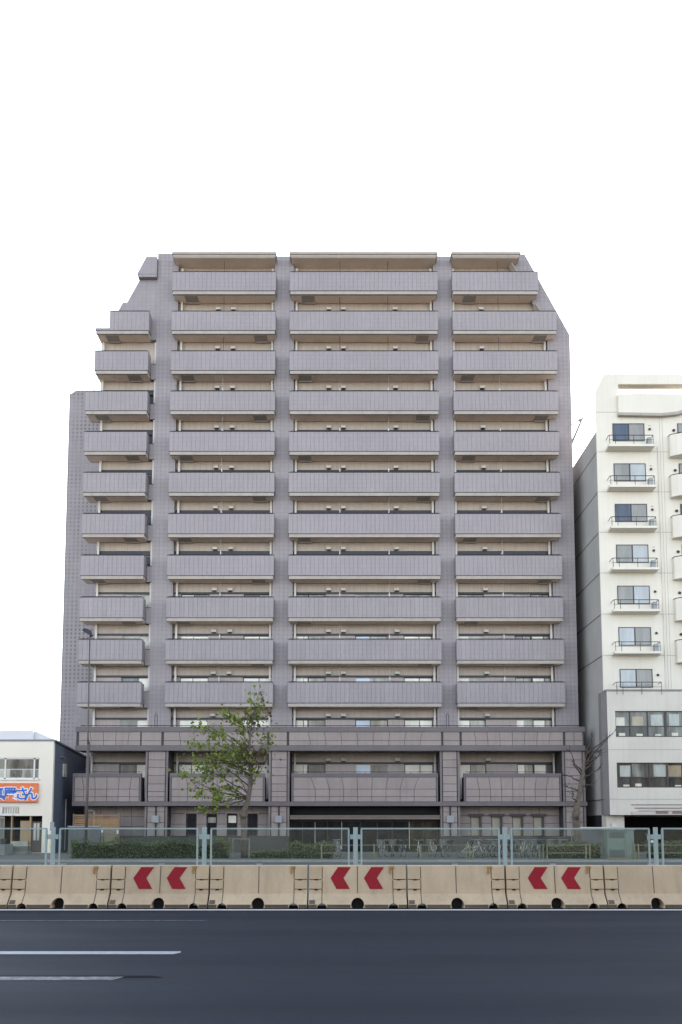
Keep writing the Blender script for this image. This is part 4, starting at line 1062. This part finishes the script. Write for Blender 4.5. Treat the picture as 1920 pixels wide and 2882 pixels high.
# ------------------------------------------------------------------ pipe rail along the kerb
m_olive = M('olive_rail', (.20,.185,.115), .6, .15, 3, streak=.2)
def pipe_rail(x0, x1, y, label, posts):
    t = thing('pipe_rail', ((x0+x1)/2,y,.1), label, 'guard rail', 'pipe rails along the kerb')
    for z in (.40,.80):
        b = MB(); b.tube([(x0,y,z),(x1,y,z)], .022, 6); b.build('rail', m_olive, t)
    for x in posts:
        b = MB(); b.tube([(x,y,.1),(x,y,.86)], .038, 8); b.build('post', m_olive, t)
pipe_rail(-1.0,6.62,51.6,'olive pipe rail in front of the middle bicycles',(-1.0,1.7,4.1,6.45,6.62))
pipe_rail(6.8,10.4,51.6,'olive pipe rail in front of the crowded bicycles',(6.8,8.4,10.2,10.4))
pipe_rail(10.6,12.8,51.6,'olive pipe rail in front of the hedge by the cabinet',(10.6,12.6,12.8))
pipe_rail(15.1,22,51.6,'olive pipe rail before the dark garage, past the green cabinet',(15.1,15.3,18,20.5))

# ------------------------------------------------------------------ cabinet
m_cab = M('cabinet_green', (.155,.195,.168), .55, .07, 1.2, streak=.15); m_vent = M('cabinet_vent', (.12,.14,.13), .6, .1, 2)
cb = thing('utility_cabinet', (14.4,52,.1), 'tall grey-green utility cabinet with two louvred vents', 'cabinet')
b = MB(); b.box(13.72,15.12,51.7,52.4,.16,1.56); b.box(13.68,15.16,51.66,52.44,1.561,1.60); b.build('body', m_cab, cb)
b = MB(); b.box(13.70,15.14,51.68,52.42,.1,.158); b.build('base', M('base_rust', (.26,.19,.13), .8, .2, 3), cb)
for x0, x1 in ((13.76,14.68),(14.70,15.09)):
    b = MB(); b.box(x0, x1, 51.68, 51.699, .2, 1.53); dr = b.build('door', m_cab, cb)
    b = MB(); b.box(x1-.08, x1-.05, 51.655, 51.679, .85, 1.0); b.build('handle', m_vent, dr)
for z0, z1 in ((.2,.58),(1.16,1.52)):
    b = MB(); b.box(13.82,14.62,51.672,51.679,z0,z1); vo = b.build('vent', m_vent, cb)
    for i in range(8):
        z = z0+.02+i*(z1-z0-.03)/8; b = MB(); b.add([(13.84,51.672,z),(14.60,51.672,z),(14.60,51.655,z+.012),(13.84,51.655,z+.012),(14.60,51.672,z+.024),(13.84,51.672,z+.024)], [(0,1,2,3),(3,2,4,5)]); b.build('louvre', m_vent, vo)

# ------------------------------------------------------------------ bicycles (built along +X, front wheel at +X)
m_tyre = M('tyre', (.02,.02,.02), .8, .1, 6); m_chrome = M('bike_steel', (.30,.30,.30), .45, .1, 6, metal=.3)
BCOL = [('silver',(.30,.30,.31)),('dark blue',(.03,.05,.12)),('black',(.03,.03,.03)),('cream',(.55,.5,.4)),('red',(.25,.03,.03)),('white',(.55,.55,.54))]
m_bike = {n: M('bike_'+n.replace(' ','_'), c, .35, .06, 4) for n, c in BCOL}
m_saddle = M('saddle_vinyl', (.03,.03,.032), .6, .1, 6)
def mk_bike(colour, basket, rear_box=False):
    t = thing('bicycle', (0,0,.1), None, None); fm = m_bike[colour]; Rw = .33
    fw, rw, bb_ = (.53,0,Rw), (-.53,0,Rw), (-.08,0,.29)
    st, hd_, hb = (-.22,0,.76), (.36,0,.78), (.38,0,.66)
    b = MB()
    b.tube([bb_, st], .017, 6); b.tube([bb_, (.15,0,.40), hb], .018, 6); b.tube([(-.18,0,.62),(.1,0,.52),(.37,0,.70)], .013, 6)
    for s in (-.05,.05): b.tube([bb_, (-.53,s,Rw)], .010, 5); b.tube([(-.2,0,.70),(-.53,s,Rw)], .009, 5); b.tube([(.40,s*.8,.62),(.47,s,.5),(.53,s,Rw)], .011, 5)
    b.tube([(.40,0,.62),(.34,0,.86)], .017, 6); b.tube([st, (-.24,0,.84)], .012, 6)
    link('frame', b.mesh('frame'), fm, t)
    for c in (fw, rw):
        b = MB(); b.torus(c, (0,1,0), Rw-.018, .019, 28, 6); w_ = link('wheel', b.mesh('tyre'), m_tyre, t)
        b = MB(); b.torus(c, (0,1,0), Rw-.042, .010, 28, 5); link('rim', b.mesh('rim'), m_chrome, w_)
        b = MB()
        for i in range(14): a = i*2*math.pi/14; b.tube([c, (c[0]+math.cos(a)*(Rw-.045), .015*(-1)**i, c[2]+math.sin(a)*(Rw-.045))], .0025, 3)
        b.tube([(c[0],-.05,c[2]),(c[0],.05,c[2])], .022, 8); link('spokes', b.mesh('spokes'), m_chrome, w_)
        b = MB(); prev = []
        for i in range(9):
            a = R(20 + 140*i/8 if c is rw else 35 + 120*i/8); prev.append((c[0]+math.cos(a)*(Rw+.025), 0, c[2]+math.sin(a)*(Rw+.025)))
        V = []
        for p in prev: V += [(p[0],-.028,p[2]),(p[0],.028,p[2])]
        b.add(V, [(2*i,2*i+2,2*i+3,2*i+1) for i in range(8)]); link('mudguard', b.mesh('mudguard'), m_chrome, t)
    b = MB(); b.tube([(.20,-.27,.92),(.27,-.24,.95),(.34,-.08,.93),(.34,.08,.93),(.27,.24,.95),(.20,.27,.92)], .012, 6); h_ = link('handlebar', b.mesh('handlebar'), m_chrome, t)
    b = MB(); b.tube([(.10,-.275,.90),(.21,-.27,.925)], .018, 6); b.tube([(.10,.275,.90),(.21,.27,.925)], .018, 6); link('grips', b.mesh('grips'), m_saddle, h_)
    b = MB(); b.add([(-.38,-.10,.86),(-.38,.10,.86),(-.2,.07,.86),(-.04,.025,.86),(-.04,-.025,.86),(-.2,-.07,.86),(-.37,-.09,.91),(-.37,.09,.91),(-.2,.06,.90),(-.05,.02,.89),(-.05,-.02,.89),(-.2,-.06,.90)],
                    [(5,4,3,2,1,0),(6,7,8,9,10,11)] + [(i,(i+1)%6,(i+1)%6+6,i+6) for i in range(6)]); link('saddle', b.mesh('saddle'), m_saddle, t)
    b = MB(); b.torus((-.08,.05,.29),(0,1,0),.08,.008,14,4); b.tube([(-.08,.07,.29),(.02,.08,.17)], .010, 4); b.tube([(-.08,-.05,.29),(-.18,-.07,.41)], .010, 4); b.box(-.02,.06,.07,.15,.155,.175); b.box(-.22,-.14,-.15,-.06,.40,.42); link('crank', b.mesh('crank'), m_chrome, t)
    b = MB(); b.tube([(-.45,.05,.25),(-.40,.16,.12)], .010, 4); b.tube([(-.62,0,.62),(-.28,0,.64)], .010, 4); b.tube([(-.62,-.05,.63),(-.62,.05,.63)], .010, 4); link('stand', b.mesh('stand'), m_chrome, t)
    if basket:
        b = MB(); x0, x1, z0, z1 = .40,.68,.70,.94
        for i in range(6):
            y = -.17+.068*i
            b.tube([(x1,y,z1),(x1-.03,y*.85,z0),(x0+.02,y*.85,z0),(x0,y,z1)], .005, 3)
        for i in range(4):
            f = i/3; z = z0+(z1-z0)*f; yy = .145+.025*f; xx = x1-.03+.03*f
            b.tube([(x0+.02*(1-f),-yy,z),(xx,-yy,z),(xx,yy,z),(x0+.02*(1-f),yy,z)], .006, 3, True)
        link('basket', b.mesh('basket'), m_chrome if basket == 1 else m_saddle, t)
    if rear_box:
        b = MB(); b.box(-.72,-.38,-.17,.17,.66,.92); link('rear_seat', b.mesh('rear_seat'), m_bike['black'], t)
    index_kids(t); return t
protos = [mk_bike('silver',1), mk_bike('dark blue',2), mk_bike('black',1,True), mk_bike('white',0), mk_bike('red',2), mk_bike('cream',1)]
SPOT = sorted([(2.85,55.3,262,2),(7.35,55.4,58,2),(8.3,55.5,64,5),(8.75,55.4,60,1),(9.5,55.1,68,2),(-.15,55.0,100,0),(2.3,54.6,250,0),(3.35,54.8,280,1),(4.2,54.3,265,3),(5.0,55.0,100,5),(5.75,54.9,245,2),(6.95,53.2,2,3),(7.6,54.9,60,4),(8.05,54.7,66,1),(8.5,55.0,58,0),(8.95,54.8,63,2),(9.9,54.5,70,5),(10.35,54.7,64,0),(10.85,54.9,72,1),(11.6,55.2,95,0),(12.3,55.4,88,2)])
ORD = ['first','second','third','fourth','fifth','sixth','seventh','eighth','ninth','tenth','eleventh','twelfth','thirteenth','fourteenth','fifteenth','sixteenth','seventeenth','eighteenth','nineteenth','twentieth','twenty-first']
CN = ['silver','dark blue','black','white','red','cream']
used = set()
for i, (x, y, a, k) in enumerate(SPOT):
    t = protos[k] if k not in used else copy_tree(protos[k]); used.add(k)
    t.location = (x, y, .1); t.rotation_euler = (R(rng.uniform(-5,5)*0), R(0), R(a))
    lab = 'white bicycle standing side-on with its whole wheel showing' if (x, k) == (6.95, 3) else '%s bicycle, %s from the left in the row behind the pipe rail' % (CN[k], ORD[i])
    tag(t, lab, 'bicycle', 'bicycles parked on the pavement')

# ------------------------------------------------------------------ scooters before the garage
def scooter(x, y, rz, colour, label, topbox):
    t = thing('motor_scooter', (x,y,.1), label, 'scooter', 'scooters by the garage', R(rz)); 
    mb_ = lambda: MB()
    for cx in (.60,-.55):
        b = MB(); b.torus((cx,0,.22),(0,1,0),.165,.055,20,8); w_ = link('wheel', b.mesh('wheel'), m_tyre, t)
        b = MB(); b.tube([(cx,-.04,.22),(cx,.04,.22)], .11, 14); link('hub', b.mesh('hub'), m_chrome, w_)
    b = MB()
    b.prism_y([(-.78,.50),(-.30,.34),(.12,.30),(.12,.36),(-.18,.42),(-.22,.70),(-.80,.72)], -.15, .15)
    b.prism_y([(.08,.24),(.40,.24),(.60,.95),(.50,1.0),(.34,.34),(.08,.31)], -.17, .17)
    link('body', b.mesh('body'), colour, t)
    b = MB(); b.prism_y([(-.80,.721),(-.12,.721),(-.10,.80),(-.35,.79),(-.78,.85)], -.14, .14); link('seat', b.mesh('seat'), m_saddle, t)
    b = MB(); b.tube([(.53,0,.95),(.48,0,1.06)], .03, 6); b.tube([(.40,-.32,1.05),(.48,-.1,1.07),(.48,.1,1.07),(.40,.32,1.05)], .015, 6); b.tube([(.53,0,.30),(.60,0,.22)], .05, 6)
    for s in (-1,1): b.tube([(.44,s*.26,1.06),(.46,s*.30,1.22)], .008, 4); b.tube([(.44,s*.30,1.22),(.46,s*.30,1.28)], .05, 8)
    link('handlebar', b.mesh('handlebar'), m_rail, t)
    b = MB(); b.tube([(.62,0,.82),(.66,0,.82)], [.09,.07], 10); link('headlight', b.mesh('headlight'), m_cream, t)
    if topbox: b = MB(); b.box(-1.02,-.66,-.2,.2,.88,1.2); link('top_box', b.mesh('top_box'), m_screen, t)
    return t
scooter(15.95,56.5,250,m_bike['black'],'black scooter in the dark garage opening beside the green cabinet',False)
scooter(17.6,56.8,255,m_bike['dark blue'],'dark scooter with a white top box behind the right-edge hedge',True)

# ------------------------------------------------------------------ odds and ends by the shop
ss = thing('stone_step', (-20.2,60.5,.1), 'grey stone step and low wall in front of the cream shop entrance', 'steps')
m_sto = M('rough_stone', (.17,.16,.145), .9, .3, 3, bump=.6)
b = MB(); b.box(-20.75,-18.9,60.6,61.2,.1,.58); b.build('riser', m_sto, ss)
b = MB(); b.box(-20.78,-18.85,60.2,61.2,.1,.28); b.build('tread', M('step_stone', (.27,.26,.23), .85, .2, 3), ss)
gv = thing('shop_planter', (-21.2,59.5,.1), 'grey boxy planter standing before the cream shop', 'planter')
b = MB(); b.prism_z([(-21.9,58.9),(-19.75,58.9),(-19.6,59.9),(-21.9,59.9)], .1, .72); b.build('box', M('planter_grey', (.24,.24,.235), .8, .15, 2, streak=.3), gv)
b = MB(); b.box(-21.9,-20.0,59.0,59.8,.721,1.05); b.build('upper_box', M('planter_dark', (.10,.10,.10), .8, .15, 2), gv)
ns = thing('yellow_notice_stand', (-17.6,61,.1), 'thin pale yellow notice stand at the corner of the cream shop', 'notice')
b = MB(); b.box(-17.75,-17.52,61,61.04,.45,1.42); b.build('board', M('notice_yellow', (.72,.66,.36), .6, .08, 3), ns)
b = MB(); b.tube([(-17.63,61.06,.1),(-17.63,61.06,1.75)], .025, 6); b.box(-17.75,-17.5,61.05,61.09,1.5,2.05); b.build('stand', m_meter, ns)
lw = thing('corner_wall', (-16.5,62.8,.1), 'dark grey low wall left of the wooden fence, behind the hedge', 'wall')
b = MB(); b.box(-17.1,-15.1,62.8,63.0,.1,1.75); b.build('wall_face', M('corner_wall_paint', (.13,.13,.135), .7, .1, 1, streak=.3), lw)
b = MB(); b.box(-17.15,-15.05,62.76,63.04,1.751,1.82); b.build('capping', m_meter, lw)
